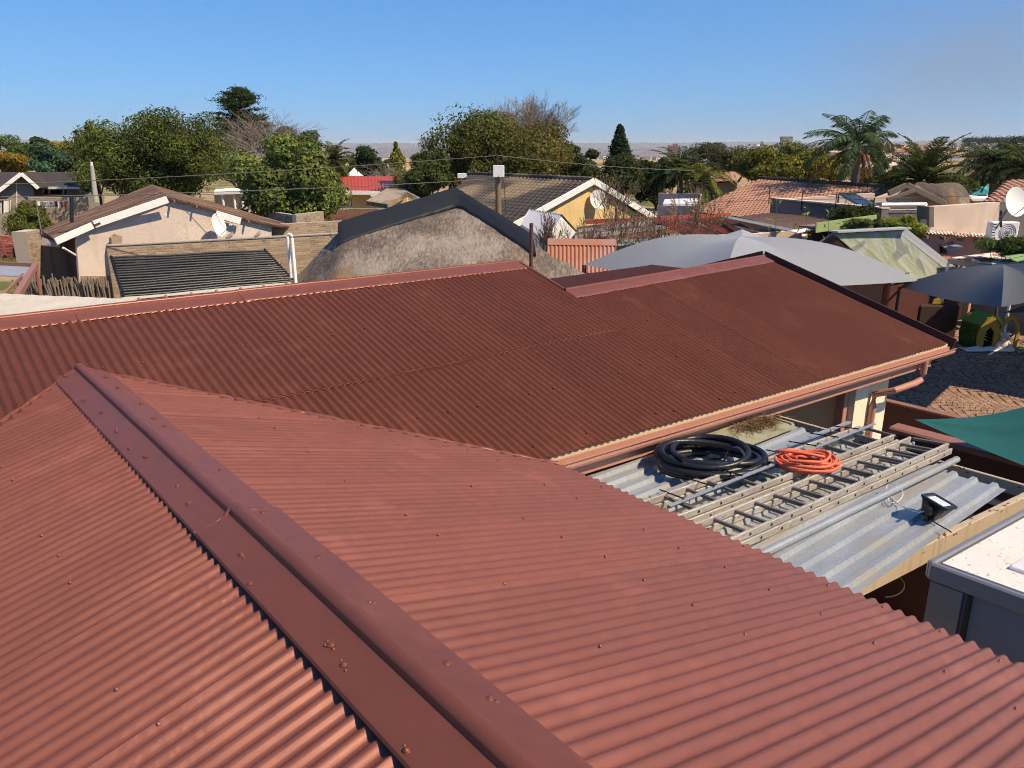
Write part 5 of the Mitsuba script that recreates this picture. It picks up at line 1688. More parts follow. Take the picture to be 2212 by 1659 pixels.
MB().box([25.6, 5.5, 0], [25.9, 9.0, 2.0]).put('wall', 'grey_plaster', dw)

# playhouse, teddy bear, folded cloth
phs = thing('playhouse', 'small wooden playhouse with green slatted side and yellow arched front', 'playhouse')
plain('play_green', (.016, .075, .013), .6); plain('play_yellow', (.34, .22, .03), .6); plain('play_red', (.42, .03, .02), .6); plain('play_blue', (.03, .05, .22), .6)  # green dimmed to carry shade that the canopy does not cast here
po_ = px(2127, 757, z=0)
fx = np.array([-.55, -.83, 0]); fx /= np.linalg.norm(fx)      # the way its front looks
sx_ = np.cross(fx, UP) * -1
from shapely import affinity
arch = affinity.scale(Polygon([(-.45, 0), (.45, 0), (.52, .7), (.42, 1.15), (.18, 1.48), (0, 1.56), (-.18, 1.48), (-.42, 1.15), (-.52, .7)]), .6, .6, origin=(0, 0))
door = Polygon([(-.11, 0), (.15, 0), (.15, .5), (.02, .65), (-.11, .5)])
MB().panel(arch.difference(door), .05, po_, sx_, UP).put('front', 'play_yellow', phs)
MB().panel(arch, .05, po_ - fx * .7, sx_, UP).put('back', 'play_yellow', phs)
for s in (-1, 1):
    for k in range(8):
        h = .06 + .084 * k
        MB().obox(po_ - fx * .35 + sx_ * s * (.28 + .025 * math.sin(k * .45)) + UP * h, fx * .33, sx_ * .01, UP * .038, bevel=.006).put('slat', 'play_green', phs)
MB().panel(door.buffer(-.05), .03, po_ - fx * .3, sx_, UP).put('curtain', 'play_red', phs)
for s in (-1, 1):
    MB().slab([po_ + sx_ * s * .27 + UP * .70 + fx * .05, po_ + UP * .97 + fx * .05, po_ + UP * .97 - fx * .75, po_ + sx_ * s * .27 + UP * .70 - fx * .75], .03).put('roof', 'play_green', phs)
ph2 = thing('play_frame', 'yellow arched frame of a second toy house beside the playhouse', 'playhouse')
po2 = po_ + RT * .6 + FW * .1
MB().panel(arch.difference(arch.buffer(-.09)), .05, po2, sx_, UP).put('front', 'play_yellow', ph2)
MB().panel(arch.buffer(-.1), .03, po2 - fx * .5, sx_, UP).put('back', 'play_green', ph2)
MB().panel(sbox(-.08, .25, .08, .6), .03, po2 - fx * .42, sx_, UP).put('curtain', 'play_red', ph2)
tb = thing('teddy_bear', 'cream teddy bear sitting on the paving in front of the playhouse', 'toy')
plain('cream_plush', (.62, .53, .40), .95)
tb0 = px(2163, 757, z=0)


def ball(c, r, sub=2, sq=(1, 1, 1)):
    s = trimesh.creation.icosphere(subdivisions=sub, radius=1)
    return MB().add(s.vertices * np.array(sq) * r + c, s.faces)


ball(tb0 + UP * .16, .14, sq=(1, .9, 1.15)).put('body', 'cream_plush', tb, smooth=True)
hd = ball(tb0 + UP * .37 - FW * .03, .115).put('head', 'cream_plush', tb, smooth=True)
for s in (-1, 1):
    ball(tb0 + UP * .46 + RT * s * .09, .042).put('ear', 'cream_plush', tb, smooth=True)
    MB().tube([tb0 + UP * .24 + RT * s * .10, tb0 + UP * .14 + RT * s * .19 - FW * .06, tb0 + UP * .08 + RT * s * .2 - FW * .1], [.05, .055, .04], 8).put('arm', 'cream_plush', tb, smooth=True)
    MB().tube([tb0 + UP * .07 + RT * s * .07, tb0 + UP * .06 + RT * s * .15 - FW * .14, tb0 + UP * .07 + RT * s * .17 - FW * .22], [.06, .065, .05], 8).put('leg', 'cream_plush', tb, smooth=True)
    ball(tb0 + UP * .395 + RT * s * .04 - FW * .135, .012, 1).put('eye', 'black_plastic', tb, smooth=True)
ball(tb0 + UP * .345 - FW * .135, .045).put('muzzle', 'cream_plush', tb, smooth=True)
ball(tb0 + UP * .36 - FW * .178, .014, 1).put('nose', 'black_plastic', tb, smooth=True)
gcl = np.random.default_rng(4)
S, V = np.meshgrid(np.linspace(-1, 1, 30), np.linspace(-1, 1, 18), indexing='ij')
Pg = px(2128, 760, z=0) + (S * .62)[..., None] * RT + (V * .22)[..., None] * FW
hgt = .05 + .16 * meshkit.fbm(np.stack([S * 3, V * 3, S * 0], -1), 3) * np.clip(1.15 - S ** 2 - V ** 2, 0, 1)
Pg[..., 2] = .035 + hgt * .6
tag(MB().grid(Pg).put('crumpled_cloth', 'off_white', smooth=True), 'crumpled white cloth lying before the playhouse', 'cloth')
MB().box([22.2, 6.2, .012], [23.9, 7.1, .035]).put('green_mat', 'play_green', label='strip of green mat on the paving beside the teddy bear', cat='mat')
tk_ = thing('toy_shelter', 'dark toy kitchen with a yellow arched top in the shade under the canopy', 'toy')
o = px(2085, 745, z=0) + Y_ * .9
MB().obox(o + UP * .5, RT * .55, FW * .2, UP * .5, bevel=.03).put('cabinet', 'dark_soffit', tk_)
MB().panel(Polygon([(-.16, 0), (.16, 0), (.12, .12), (0, .17), (-.12, .12)]), .05, o + UP * 1.02, RT, UP).put('arch', 'play_yellow', tk_)

# ------------------------------------------------------------------ mid distance: red-roofed house, thatch and roofs between trees
rh = thing('bright_red_roof_house', 'cream house with a bright red roof and solar panels between the trees', 'house')
plain('bright_red', (.34, .055, .038), .6)
a, b, c, d = px(700, 416, Y=58), px(882, 418, Y=58), px(878, 383, Y=66), px(700, 379, Y=66)
n_ = 60
stripe_roof(rh, (d, c, b, a), 'bright_red', sheets=6, n_=24, amp=.012)
pbeam((735, 416, 57.8), (820, 417, 57.8), .12, .28).put('gutter', 'white_paint', rh)
pbeam((800, 420, 57), (868, 422, 57), .12, .26).put('gutter', 'white_paint', rh)
p, q = px(700, 430, Y=58.6), px(880, 430, Y=58.6)
vwall(MB(), p, q, [(700, 470, -.5), (880, 470, -.5), (880, 419), (700, 419)], .3, [rect(737, 428, 760, 447)]).put('wall', 'yellow_plaster', rh)
w = vthing('window', 'glass_dark', rh, p, q, rect(735, 426, 762, 449), fwd=-.2)
for x in (737, 744, 752):
    vthing('curtain', 'off_white', w, p, q, rect(x, 428, x + 6, 447), fwd=-.12, thick=.02)
vthing('drain_pipe', 'white_paint', rh, p, q, rect(802, 422, 804, 447), fwd=.08)
for (x, y, w_, h_) in ((778, 391, 26, 11), (805, 391, 25, 11), (831, 391, 24, 11), (792, 404, 28, 11), (821, 404, 25, 11)):
    pt_ = [(x, y), (x + w_, y), (x + w_ + 8, y + h_), (x + 8, y + h_)]
    Q = []
    for X0, Y0 in pt_:
        t = (Y0 - 381) / (417 - 381)
        Q.append((X0, Y0 - .8, 66 - 8 * t))
    pslab(Q, .08).put('solar_panel', 'bitumen_cap', rh)
p, q = px(760, 380, Y=64), px(775, 380, Y=64)
th2 = thing('thatch_gable', 'grey thatched roof slope in front of the bright red roof', 'thatched roof')
pslab([(858, 393, 50), (790, 434, 46), (836, 441, 44.5), (880, 415, 47)], .25).put('thatch', 'thatch', th2)
pslab([(858, 393, 50), (880, 415, 47), (930, 440, 48), (900, 400, 52)], .25).put('thatch', 'thatch', th2)
rr2 = thing('red_roof_strip', 'lower red sheet roof just behind the solar panels', 'roof')
pslab([(820, 381, 72), (905, 380, 72), (905, 389, 68), (828, 389, 68)], .2).put('roof', 'bright_red', rr2)
rbw = thing('red_brick_wall', 'red brick garden wall below the bright red roof', 'wall')
plain('red_brick', (.22, .10, .065), .9)
brick_wall(rbw, px(690, 470, Y=44), px(900, 470, Y=44), -.2, 2.15, 'red_brick', parts=120, seed=31, top_noise=.2)
wsr = thing('white_veranda', 'white flat veranda roof on posts between the two leafy trees', 'outbuilding')
pslab([(462, 416, 44), (548, 413, 44), (545, 405, 48), (465, 408, 48)], .12).put('roof', 'white_paint', wsr)
for x in (480, 505, 522):
    o = px(x, 415, Y=44.2)
    MB().tube([[o[0], o[1], 0], o], .07, 8).put('post', 'white_paint', wsr)
p, q = px(462, 420, Y=47), px(548, 420, Y=47)
vwall(MB(), p, q, [(462, 450, 0), (548, 450, 0), (548, 416), (462, 416)], .2).put('wall', 'cream_wall', wsr)
sw = thing('white_peak_tent', 'small white peaked roof beyond the bright red roof', 'tent')
o = px(766, 380, Y=75)
m = MB()
for i in range(4):
    g0, g1 = i * math.pi / 2, (i + 1) * math.pi / 2
    R = lambda g: o + np.array([math.cos(g), math.sin(g), 0]) * .9
    m.add([R(g0), R(g1), o + UP * .75], [[0, 1, 2]])
m.put('roof', 'white_paint', sw)
MB().box(o - [.5, .5, 3], o + [.5, .5, -.02]).put('body', 'off_white', sw)
tsm = thing('terracotta_cottage', 'small terracotta-roofed cottage seen between the palms', 'house')
a, b, c, d = px(1528, 394, Y=62), px(1592, 391, Y=60), px(1586, 371, Y=68), px(1544, 375, Y=68)
tiled(tsm, [a, b, c, d], 'terracotta_tile', cw=.5, rh=.5)
p, q = px(1528, 394, Y=63), px(1592, 391, Y=61)
vwall(MB(), p, q, [(1530, 420, 0), (1594, 420, 0), (1592, 394), (1530, 396)], .3).put('wall', 'grey_plaster', tsm)
swl = thing('pale_wall', 'pale garden wall among the trees left of the terracotta roof', 'wall')
p, q = px(1425, 425, Y=46), px(1512, 430, Y=44)
vwall(MB(), p, q, [(1422, 450, 0), (1512, 450, 0), (1512, 419), (1422, 417)], .2).put('wall', 'cream_wall', swl)
vhr = thing('white_roof_shed', 'low pale roof at the foot of the palms right of the yellow gable', 'outbuilding')
pslab([(1432, 440, 38), (1512, 441, 38), (1508, 428, 43), (1436, 430, 43)], .1).put('roof', 'truck_white', vhr)
# ------------------------------------------------------------------ trees, shrubs, palms
scene['foliage'] = {'type': 'principledthin', 'base_color': {'type': 'mesh_attribute', 'name': 'vertex_color'}, 'roughness': .5, 'diff_trans': .7, 'spec_tint': 0.0, 'eta': 1.35}
plain('bark', (.12, .09, .065), .95, .1)
plain('grey_bark', (.22, .185, .155), .95, .1)


def leaves(m, C, N, size, tone, var, g, aspect=.5, droop=0.0):
    """Leaf faces at points C leaning along N; each leaf is a folded kite with its own tone."""
    n = len(C)
    N = N / (np.linalg.norm(N, axis=1, keepdims=True) + 1e-9)
    d = g.normal(size=(n, 3)) + N * .5 - UP * droop
    d -= (d * N).sum(1, keepdims=True) * N * .6
    d /= np.linalg.norm(d, axis=1, keepdims=True)
    s = np.cross(d, N + .4 * g.normal(size=(n, 3)))
    s /= np.linalg.norm(s, axis=1, keepdims=True) + 1e-9
    nn = np.cross(s, d)
    L = size * g.uniform(.65, 1.35, (n, 1))
    W = L * aspect
    v = np.stack([C - d * L * .5, C + s * W * .5 + nn * L * .08, C + d * L * .5 - nn * L * .12, C - s * W * .5 + nn * L * .08], 1).reshape(-1, 3)
    i = np.arange(n)[:, None] * 4
    f = np.vstack([i + [0, 1, 2], i + [0, 2, 3]])
    k = np.exp(g.normal(0, var, (n, 1)))
    hue = g.normal(0, .10, (n, 1))
    c = np.asarray(tone) * 2.15 * k * np.hstack([1 + hue, np.ones((n, 1)), 1 - hue])
    m.add(v, f)
    m.c.append(np.repeat(np.clip(c, .002, .6), 4, 0))


def branch(m, a, b, r0, r1, g, wob=.08, n=6, sides=6):
    a, b = np.asarray(a, float), np.asarray(b, float)
    k = np.linspace(0, 1, n)
    L = np.linalg.norm(b - a)
    w = np.cumsum(g.normal(size=(n, 3)), 0) * wob * L / n
    w -= w[0] + (w[-1] - w[0]) * k[:, None]
    P = a + (b - a) * k[:, None] + w + UP * (.10 * L * np.sin(np.pi * k))[:, None] * .4
    m.tube(P, r0 + (r1 - r0) * k, sides)
    return P


def tree(label, cx, y0, y1, w, Y, tone, n=9000, leaf=.2, seed=1, blobs=22, name='leafy_tree', cat='tree', shape='round', tone2=None, mix2=.25, var=.30, aspect=.5, trunk=None, fill=.55, group=None, depth=1.0, droop=0.0, bumpy=.26, sprig=.08):
    """A tree whose crown spans the pixels y0..y1 and w about cx, Y metres ahead, standing on the ground."""
    g = np.random.default_rng(seed)
    top, bot = px(cx, y0, Y=Y), px(cx, y1, Y=Y)
    C = (top + bot) / 2
    rz = (top[2] - bot[2]) / 2 * 1.10
    rx = w / 2 / F * Y * 1.14
    t = thing(name, label, cat, group)
    # clumps on and inside the envelope
    cl = []
    while len(cl) < blobs:
        q = g.normal(size=3)
        q /= np.linalg.norm(q)
        rr = g.uniform(.50, .86) if len(cl) > blobs * fill * .5 else g.uniform(.1, .55)
        q = q * rr
        if shape == 'cone':
            h = g.uniform(-.95, .93)
            lim = (1 - h) / 2 * .9
            a = g.uniform(0, 6.283)
            q = np.array([math.cos(a) * lim * g.uniform(.3, .8), math.sin(a) * lim * g.uniform(.3, .8), h])
            br = .07 + .34 * lim
        else:
            br = g.uniform(bumpy * .8, bumpy * 1.5)
            if shape == 'dome' and q[2] < -.5:
                continue
        if shape == 'round' and q[2] < -.75:
            continue
        cl.append((q, br))
    m = MB()
    per = n // blobs
    tone = np.asarray(tone, float)
    for q, br in cl:
        c = C + np.array([q[0] * rx, q[1] * rx * depth, q[2] * rz])
        d = g.normal(size=(per, 3))
        d /= np.linalg.norm(d, axis=1, keepdims=True)
        rad = np.cbrt(g.uniform(.05, 1, (per, 1))) * np.where(g.random((per, 1)) < sprig, g.uniform(1.0, 1.35, (per, 1)), 1.0)
        S = np.array([rx, rx, max(rz, rx * .6) if shape != 'cone' else rx * 1.3]) * br
        lump = .8 + .45 * meshkit.noise(d * 2.2 + seed + q * 9)[:, None]
        P = c + d * rad * lump * S
        bt = tone * math.exp(g.normal(0, .10))
        if tone2 is not None and g.random() < mix2:
            bt = np.asarray(tone2) * math.exp(g.normal(0, .12))
        leaves(m, P, d + .35 * UP, leaf, bt, var, g, aspect, droop)
    m.put('crown', 'foliage', t)
    b = MB()
    base = np.array([C[0], C[1], terrain(C[0], C[1]) - .05])
    r = trunk or max(.09, rx * .06)
    fork = base + (C - base) * .55 + g.normal(size=3) * .1 * rx
    branch(b, base, fork, r * 1.25, r * .8, g, .05, 8, 9)
    for q, br in cl[: min(len(cl), 16)]:
        c = C + np.array([q[0] * rx, q[1] * rx * depth, q[2] * rz])
        branch(b, fork, c, r * .5, r * .10, g, .12, 6, 5)
    b.put('trunk', 'bark', t, smooth=True)
    return t


def bare_tree(label, cx, y0, y1, w, Y, seed=1, levels=5, name='bare_tree', bark='grey_bark', r=.16, n0=6, base_z=None, cat='tree', spread=.75, twig=.008, lean=0.0):
    g = np.random.default_rng(seed)
    top, bot = px(cx, y0, Y=Y), px(cx, y1, Y=Y)
    H = top[2] - (0 if base_z is None else base_z)
    R = w / 2 / F * Y
    t = thing(name, label, cat)
    base = np.array([top[0], top[1], 0 if base_z is None else base_z])
    m = MB()
    seg = []

    def grow(p, d, L, rr, lv):
        q = p + d * L + g.normal(size=3) * L * .06
        seg.append((p, q, rr, max(twig, rr * .62)))
        if lv == 0:
            return
        for k in range(3 if lv > 2 else 2 + (g.random() < .6)):
            v = g.normal(size=3)
            v -= (v @ d) * d
            v /= np.linalg.norm(v)
            e = d * math.cos(spread * g.uniform(.4, 1)) + v * math.sin(spread * g.uniform(.4, 1)) + UP * .16
            s = p + (q - p) * g.uniform(.6, 1.0) if k else q
            grow(s, e / np.linalg.norm(e), L * g.uniform(.62, .86), max(twig, rr * .60), lv - 1)
    fork = base + UP * H * .30 + np.array([lean, 0, 0])
    seg.append((base, fork, r * 1.2, r))
    for k in range(n0):
        a = 2 * np.pi * (k + g.random() * .6) / n0
        d = np.array([math.cos(a) * R * .55, math.sin(a) * R * .55, H * .55])
        grow(fork, d / np.linalg.norm(d), H * .24, r * .55, levels)
    A_ = np.array([s[0] for s in seg]); B_ = np.array([s[1] for s in seg]); r0 = np.array([s[2] for s in seg]); r1 = np.array([s[3] for s in seg])
    # scale the crown to its envelope
    allp = np.vstack([A_, B_])
    zmax = np.percentile(allp[:, 2], 99.6)
    k = (top[2] - fork[2]) / max(.1, zmax - fork[2])
    rad = np.percentile(np.abs((allp - base) @ RT), 98.5)
    kr = R / max(.1, rad)
    for X0 in (A_, B_):
        up_ = X0[:, 2] > fork[2]
        X0[up_, 2] = fork[2] + (X0[up_, 2] - fork[2]) * k
        X0[:, :2] = base[:2] + (X0[:, :2] - base[:2]) * kr
    d = B_ - A_
    d /= np.linalg.norm(d, axis=1, keepdims=True) + 1e-9
    s = np.cross(d, [.31, .2, .93]); s /= np.linalg.norm(s, axis=1, keepdims=True) + 1e-9
    u = np.cross(d, s)
    V = []
    for c, rr in ((A_, r0), (B_, r1)):
        for j in range(3):
            a = j * 2 * np.pi / 3
            V.append(c + (math.cos(a) * s + math.sin(a) * u) * rr[:, None])
    V = np.stack(V, 1).reshape(-1, 3)
    i = np.arange(len(A_))[:, None] * 6
    f = np.vstack([np.vstack([i + [j, (j + 1) % 3, 3 + (j + 1) % 3], i + [j, 3 + (j + 1) % 3, 3 + j]]) for j in range(3)])
    m.add(V, f)
    m.put('branches', bark, t)
    return t, B_[-len(B_) // 2:]


def frond(m, base, d, L, g, tone, curve=1.2, n=16, leaf=.45, width=.045, hang=.4, wind=None):
    """One feather leaf: an arching rib with leaflets on both sides."""
    k = np.linspace(0, 1, n)
    d = np.asarray(d, float) / np.linalg.norm(d)
    h = d * [1, 1, 0]
    hl = np.linalg.norm(h)
    h = h / (hl + 1e-9)
    el = math.atan2(d[2], hl)
    ang = el - curve * k ** 1.3
    st = L / n
    P = base + np.cumsum(np.stack([np.cos(ang)[:, None] * h * st], 0)[0], 0) + np.cumsum(np.sin(ang) * st)[:, None] * UP
    if wind is not None:
        P = P + (k ** 2)[:, None] * wind * L
    m.tube(P, np.linspace(.035, .008, n), 4, caps=False)
    m.c.append(np.broadcast_to(np.asarray(tone) * 1.1 + .01, (n * 4, 3)))
    T_ = np.gradient(P, axis=0); T_ /= np.linalg.norm(T_, axis=1, keepdims=True)
    side = np.cross(T_, UP); side /= np.linalg.norm(side, axis=1, keepdims=True) + 1e-9
    up = np.cross(side, T_)
    kk = np.repeat(np.linspace(.1, .99, n * 3), 2)
    sg = np.tile([-1.0, 1.0], n * 3)
    ix = np.clip((kk * (n - 1)), 0, n - 1.001)
    i0 = ix.astype(int); fr = (ix - i0)[:, None]
    at = lambda A: A[i0] * (1 - fr) + A[i0 + 1] * fr
    p, tt, ss, uu = at(P), at(T_), at(side), at(up)
    l = leaf * np.sin(np.pi * np.clip(kk * .9 + .08, 0, 1)) ** .6
    dirv = tt * .55 + ss * sg[:, None] * .8 + uu * .15 - UP * hang + g.normal(size=p.shape) * .10
    if wind is not None:
        dirv = dirv + wind * .9
    dirv /= np.linalg.norm(dirv, axis=1, keepdims=True)
    e = p + dirv * l[:, None]
    w = np.cross(dirv, uu + .3 * g.normal(size=p.shape)); w /= np.linalg.norm(w, axis=1, keepdims=True) + 1e-9
    v = np.stack([p, p + dirv * l[:, None] * .5 + w * width / 2, e, p + dirv * l[:, None] * .5 - w * width / 2], 1).reshape(-1, 3)
    i = np.arange(len(p))[:, None] * 4
    m.add(v, np.vstack([i + [0, 1, 2], i + [0, 2, 3]]))
    c = np.asarray(tone) * 2.1 * np.exp(g.normal(0, .2, (len(p), 1)))
    m.c.append(np.repeat(c, 4, 0))


def palm(label, cx, ycrown, Y, L, n=34, seed=1, tone=(.045, .07, .022), curve=1.3, trunk_r=.22, leaf=.4, hang=.35, wind=None, el=(-.4, 1.4), dead=0, shaft='bark', base_dx=0.0, width=.05):
    g = np.random.default_rng(seed)
    c = px(cx, ycrown, Y=Y)
    t = thing('palm_tree', label, 'palm tree')
    base = np.array([c[0], c[1], terrain(c[0], c[1])]) + RT * base_dx
    b = MB()
    k = np.linspace(0, 1, 26)
    P = base + (c - base) * k[:, None] + RT * (.12 * np.sin(k * 3))[:, None]
    b.tube(P, trunk_r * (1.15 - .35 * k) * (1 + .06 * (np.arange(26) % 2)), 10)
    b.put('trunk', shaft, t, smooth=40)
    m = MB()
    for i in range(n):
        a = i * 2.39996 + g.normal() * .2
        e = el[0] + (el[1] - el[0]) * ((i + .5) / n) + g.normal() * .08
        d = np.array([math.cos(a) * math.cos(e), math.sin(a) * math.cos(e), math.sin(e)])
        tn = np.asarray(tone) * math.exp(g.normal(0, .15))
        if i < dead:
            tn = np.array([.13, .09, .04])
        frond(m, c, d, L * g.uniform(.85, 1.1), g, tn, curve * g.uniform(.8, 1.15), leaf=leaf, hang=hang, wind=wind, width=width)
    m.put('fronds', 'foliage', t)
    return t


OLIVE, DARK, MID, YEL, BLUEG = (.066, .080, .022), (.030, .045, .018), (.055, .082, .024), (.135, .115, .022), (.040, .068, .038)
# left group
tree('far dark green tree at the left edge behind the charcoal roof', 20, 303, 375, 110, 75, MID, 5000, .3, 1, 14)
tree('dark green round tree just right of the left edge above the charcoal roof', 70, 300, 372, 80, 72, DARK, 4500, .3, 2, 12)
tree('ochre-green spreading tree at the left edge above the charcoal roof', 30, 326, 378, 105, 62, (.13, .10, .020), 6000, .24, 3, 14)
tree('blue-green bushy tree between the ochre tree and the large leafy tree', 125, 316, 378, 125, 58, BLUEG, 8000, .24, 4, 16)
tree('yellowing tree top showing behind the large leafy tree at left', 145, 283, 350, 70, 66, YEL, 4000, .26, 5, 10)
tree('large olive-green leafy tree behind the white gable house', 285, 262, 440, 200, 46, OLIVE, 26000, .19, 6, 34, tone2=(.045, .055, .018), aspect=.42)
tree('tall right half of the large leafy tree group, highest at its crown', 385, 228, 440, 215, 47, OLIVE, 30000, .19, 7, 38, tone2=(.050, .060, .018), aspect=.42)
tree('thin-topped leafy tree left of the large leafy tree', 205, 258, 430, 85, 48, (.078, .088, .026), 8000, .19, 8, 16, aspect=.42)
t, _ = bare_tree('large bare grey tree in front of the cedar', 545, 238, 400, 220, 62, seed=11, levels=5, n0=7)
bare_tree('bare brown twiggy tree behind the glossy-leaved tree', 505, 300, 420, 120, 55, seed=12, levels=5, n0=6, bark='brown_twig') if False else None
plain('brown_twig', (.14, .085, .07), .95)
bare_tree('brown twiggy leafless tree between the large leafy tree and the glossy-leaved tree', 515, 325, 430, 110, 54, seed=12, levels=5, n0=7, bark='brown_twig')


def cedar(label, cx, y0, y1, w, Y, seed, tone=DARK):
    g = np.random.default_rng(seed)
    top, bot = px(cx, y0, Y=Y), px(cx, y1, Y=Y)
    H, R = top[2] - bot[2], w / 2 / F * Y * 1.3
    t = thing('cedar_tree', label, 'tree')
    m, b = MB(), MB()
    b.tube([[top[0], top[1], 0], bot, top - UP * .3], [.45, .3, .04], 8)
    for i in range(110):
        h = g.uniform(0, .98)
        a = g.uniform(0, 6.283)
        l = R * (1 - h) ** .42 * g.uniform(.5, 1.0) * (.35 if h > .96 else 1)
        s = bot + UP * H * h
        e = s + np.array([math.cos(a) * l, math.sin(a) * l, H * .07 + .1 * g.normal()])
        b.tube([s, (s + e) / 2 + UP * .1, e], [.08, .05, .02], 4)
        k = np.sqrt(g.random((170, 1)))
        P = s + (e - s) * k + g.normal(size=(170, 3)) * np.array([.30, .30, .07]) * (.4 + k)
        leaves(m, P, np.tile(UP, (170, 1)), .30, np.asarray(tone) * math.exp(g.normal(0, .12)), .25, g, .35)
    m.put('crown', 'foliage', t)
    b.put('trunk', 'bark', t)


cedar('tall dark layered cedar rising behind the bare grey tree', 528, 196, 335, 130, 80, 13)
tree('dark rounded tree behind the bare tree, right of the cedar', 638, 278, 345, 100, 78, DARK, 6000, .3, 14, 16)
tree('glossy-leaved green tree with dense foliage left of the bright red roof', 625, 298, 485, 215, 39, (.085, .105, .030), 30000, .20, 15, 36, tone2=(.055, .075, .022), aspect=.6)
tree('lower right part of the glossy-leaved tree group beside the thatch', 668, 320, 490, 130, 38.5, (.085, .105, .030), 15000, .20, 16, 22, aspect=.6)
palm('date palm left of the bright red roof with stiff arching fronds', 722, 347, 66, 2.3, 46, 17, (.050, .062, .020), 1.5, .3, .38, .2, el=(-.6, 1.5))
tree('dark green conical-topped tree beyond the bright red roof', 789, 319, 385, 82, 88, DARK, 5000, .32, 18, 14)
tree('golden-green conifer beyond the bright red roof', 857, 306, 372, 52, 80, (.10, .105, .022), 5000, .26, 19, 22, shape='cone')
for i, (x, y0, y1, w, Y, tn) in enumerate(((770, 352, 385, 60, 92, OLIVE), (830, 350, 385, 50, 90, (.06, .07, .03)), (700, 362, 400, 50, 80, OLIVE))):
    tree(('low olive shrub behind the solar panels, left of the golden conifer', 'small grey-green shrub at the foot of the golden conifer', 'low olive shrub at the foot of the date palm')[i], x, y0, y1, w, Y, tn, 2500, .3, 30 + i, 8, name='shrub', cat='shrub')
bare_tree('bare grey shrubbery behind the bright red roof', 845, 352, 385, 150, 76, seed=20, levels=4, n0=9, name='bare_shrub', cat='shrub', r=.06, spread=.9)
tree('olive-green tree between the bright red roof and the large round tree', 925, 328, 432, 112, 49, (.062, .074, .024), 15000, .2, 21, 24, aspect=.42, sprig=.03)
palm('tiny far palm showing above the olive-green tree', 928, 318, 150, 3.0, 30, 22, (.05, .06, .03), 1.4, .3, .5, .3, el=(-.3, 1.4))
tree('large dense round tree behind the grey tiled roof', 1095, 239, 400, 262, 52, (.060, .066, .020), 42000, .20, 23, 46, tone2=(.078, .066, .020), mix2=.3, aspect=.55, bumpy=.34, fill=.9, sprig=.02)
tree('rust-tinged lower left part of the large round tree', 1010, 300, 405, 105, 50, (.066, .066, .020), 10000, .20, 24, 18, tone2=(.09, .062, .022), aspect=.55, sprig=.02)
bare_tree('pale bare tree rising behind the large round tree', 1135, 210, 330, 205, 62, seed=25, levels=6, n0=8, r=.12, spread=.5)
tree('dark green tree right of the large round tree', 1240, 312, 392, 100, 56, (.040, .052, .020), 10000, .22, 26, 20)
tree('tall dark cypress right of the yellow gable', 1337, 276, 400, 100, 62, (.020, .034, .018), 14000, .2, 27, 60, shape='cone', sprig=.02)
tree('dark bushy tree below the cypress', 1325, 330, 440, 130, 50, (.038, .048, .020), 14000, .2, 28, 24)
tree('dark tree mass right of the cypress', 1400, 345, 440, 110, 52, (.042, .052, .020), 11000, .2, 29, 20)
palm('small dark palm left of the terracotta cottage', 1468, 372, 50, 2.6, 34, 33, (.040, .055, .022), 1.3, .2, .4, .3, el=(-.4, 1.4))
palm('yellow-green drooping palm in front of the terracotta cottage', 1512, 395, 46, 2.2, 34, 34, (.075, .085, .022), 1.7, .18, .35, .4, el=(-.5, 1.3))
tree('yellow-green shrub between the two small palms', 1500, 352, 392, 70, 56, YEL, 4000, .2, 35, 10, name='shrub', cat='shrub')
tree('green tree at the left of the grey willow-like tree', 1430, 338, 400, 70, 60, (.05, .06, .022), 5000, .22, 36, 12)
tree('grey-green willow-like tree on the skyline right of the cypress', 1558, 300, 380, 130, 72, (.052, .056, .030), 12000, .26, 37, 24, aspect=.3, droop=.5)
tree('broad yellow-green round tree behind the terracotta roof', 1708, 318, 400, 200, 50, (.100, .098, .022), 26000, .2, 38, 36, tone2=(.075, .080, .022), aspect=.5)
tree('green tree between the yellow-green tree and the tall palm', 1790, 345, 400, 70, 54, (.05, .06, .02), 5000, .22, 39, 12)
WIND = RT * -.22 - UP * .10
palm('tall feathery palm with wind-swept plumes above the terracotta roof', 1852, 318, 40, 2.7, 30, 40, (.042, .062, .028), 1.5, .20, .62, .75, wind=RT * -.18 + UP * .02, el=(-.3, 1.45), dead=2, shaft='grey_bark', width=.055)
palm('large date palm with stiff radiating fronds right of the tall palm', 1995, 392, 36, 2.55, 56, 41, (.042, .052, .016), 1.15, .32, .42, .12, el=(-.5, 1.5))
palm('feathery palm near the right edge above the turquoise sail', 2150, 352, 38, 2.0, 24, 42, (.035, .052, .026), 1.6, .18, .6, .8, wind=RT * -.14, el=(-.3, 1.4), dead=2, shaft='grey_bark')
palm('palm half cut off by the right edge with drooping fronds', 2222, 365, 36, 1.9, 24, 43, (.045, .058, .022), 1.6, .18, .5, .7, wind=RT * -.12, el=(-.3, 1.4), dead=3)
tree('green shrubs beneath the tall palm', 1900, 372, 412, 90, 48, (.05, .06, .02), 4500, .2, 44, 12, name='shrub', cat='shrub')
tree('green shrubs between the date palm and the right-hand palm', 2075, 372, 412, 90, 46, (.06, .07, .022), 4500, .2, 45, 12, name='shrub', cat='shrub')
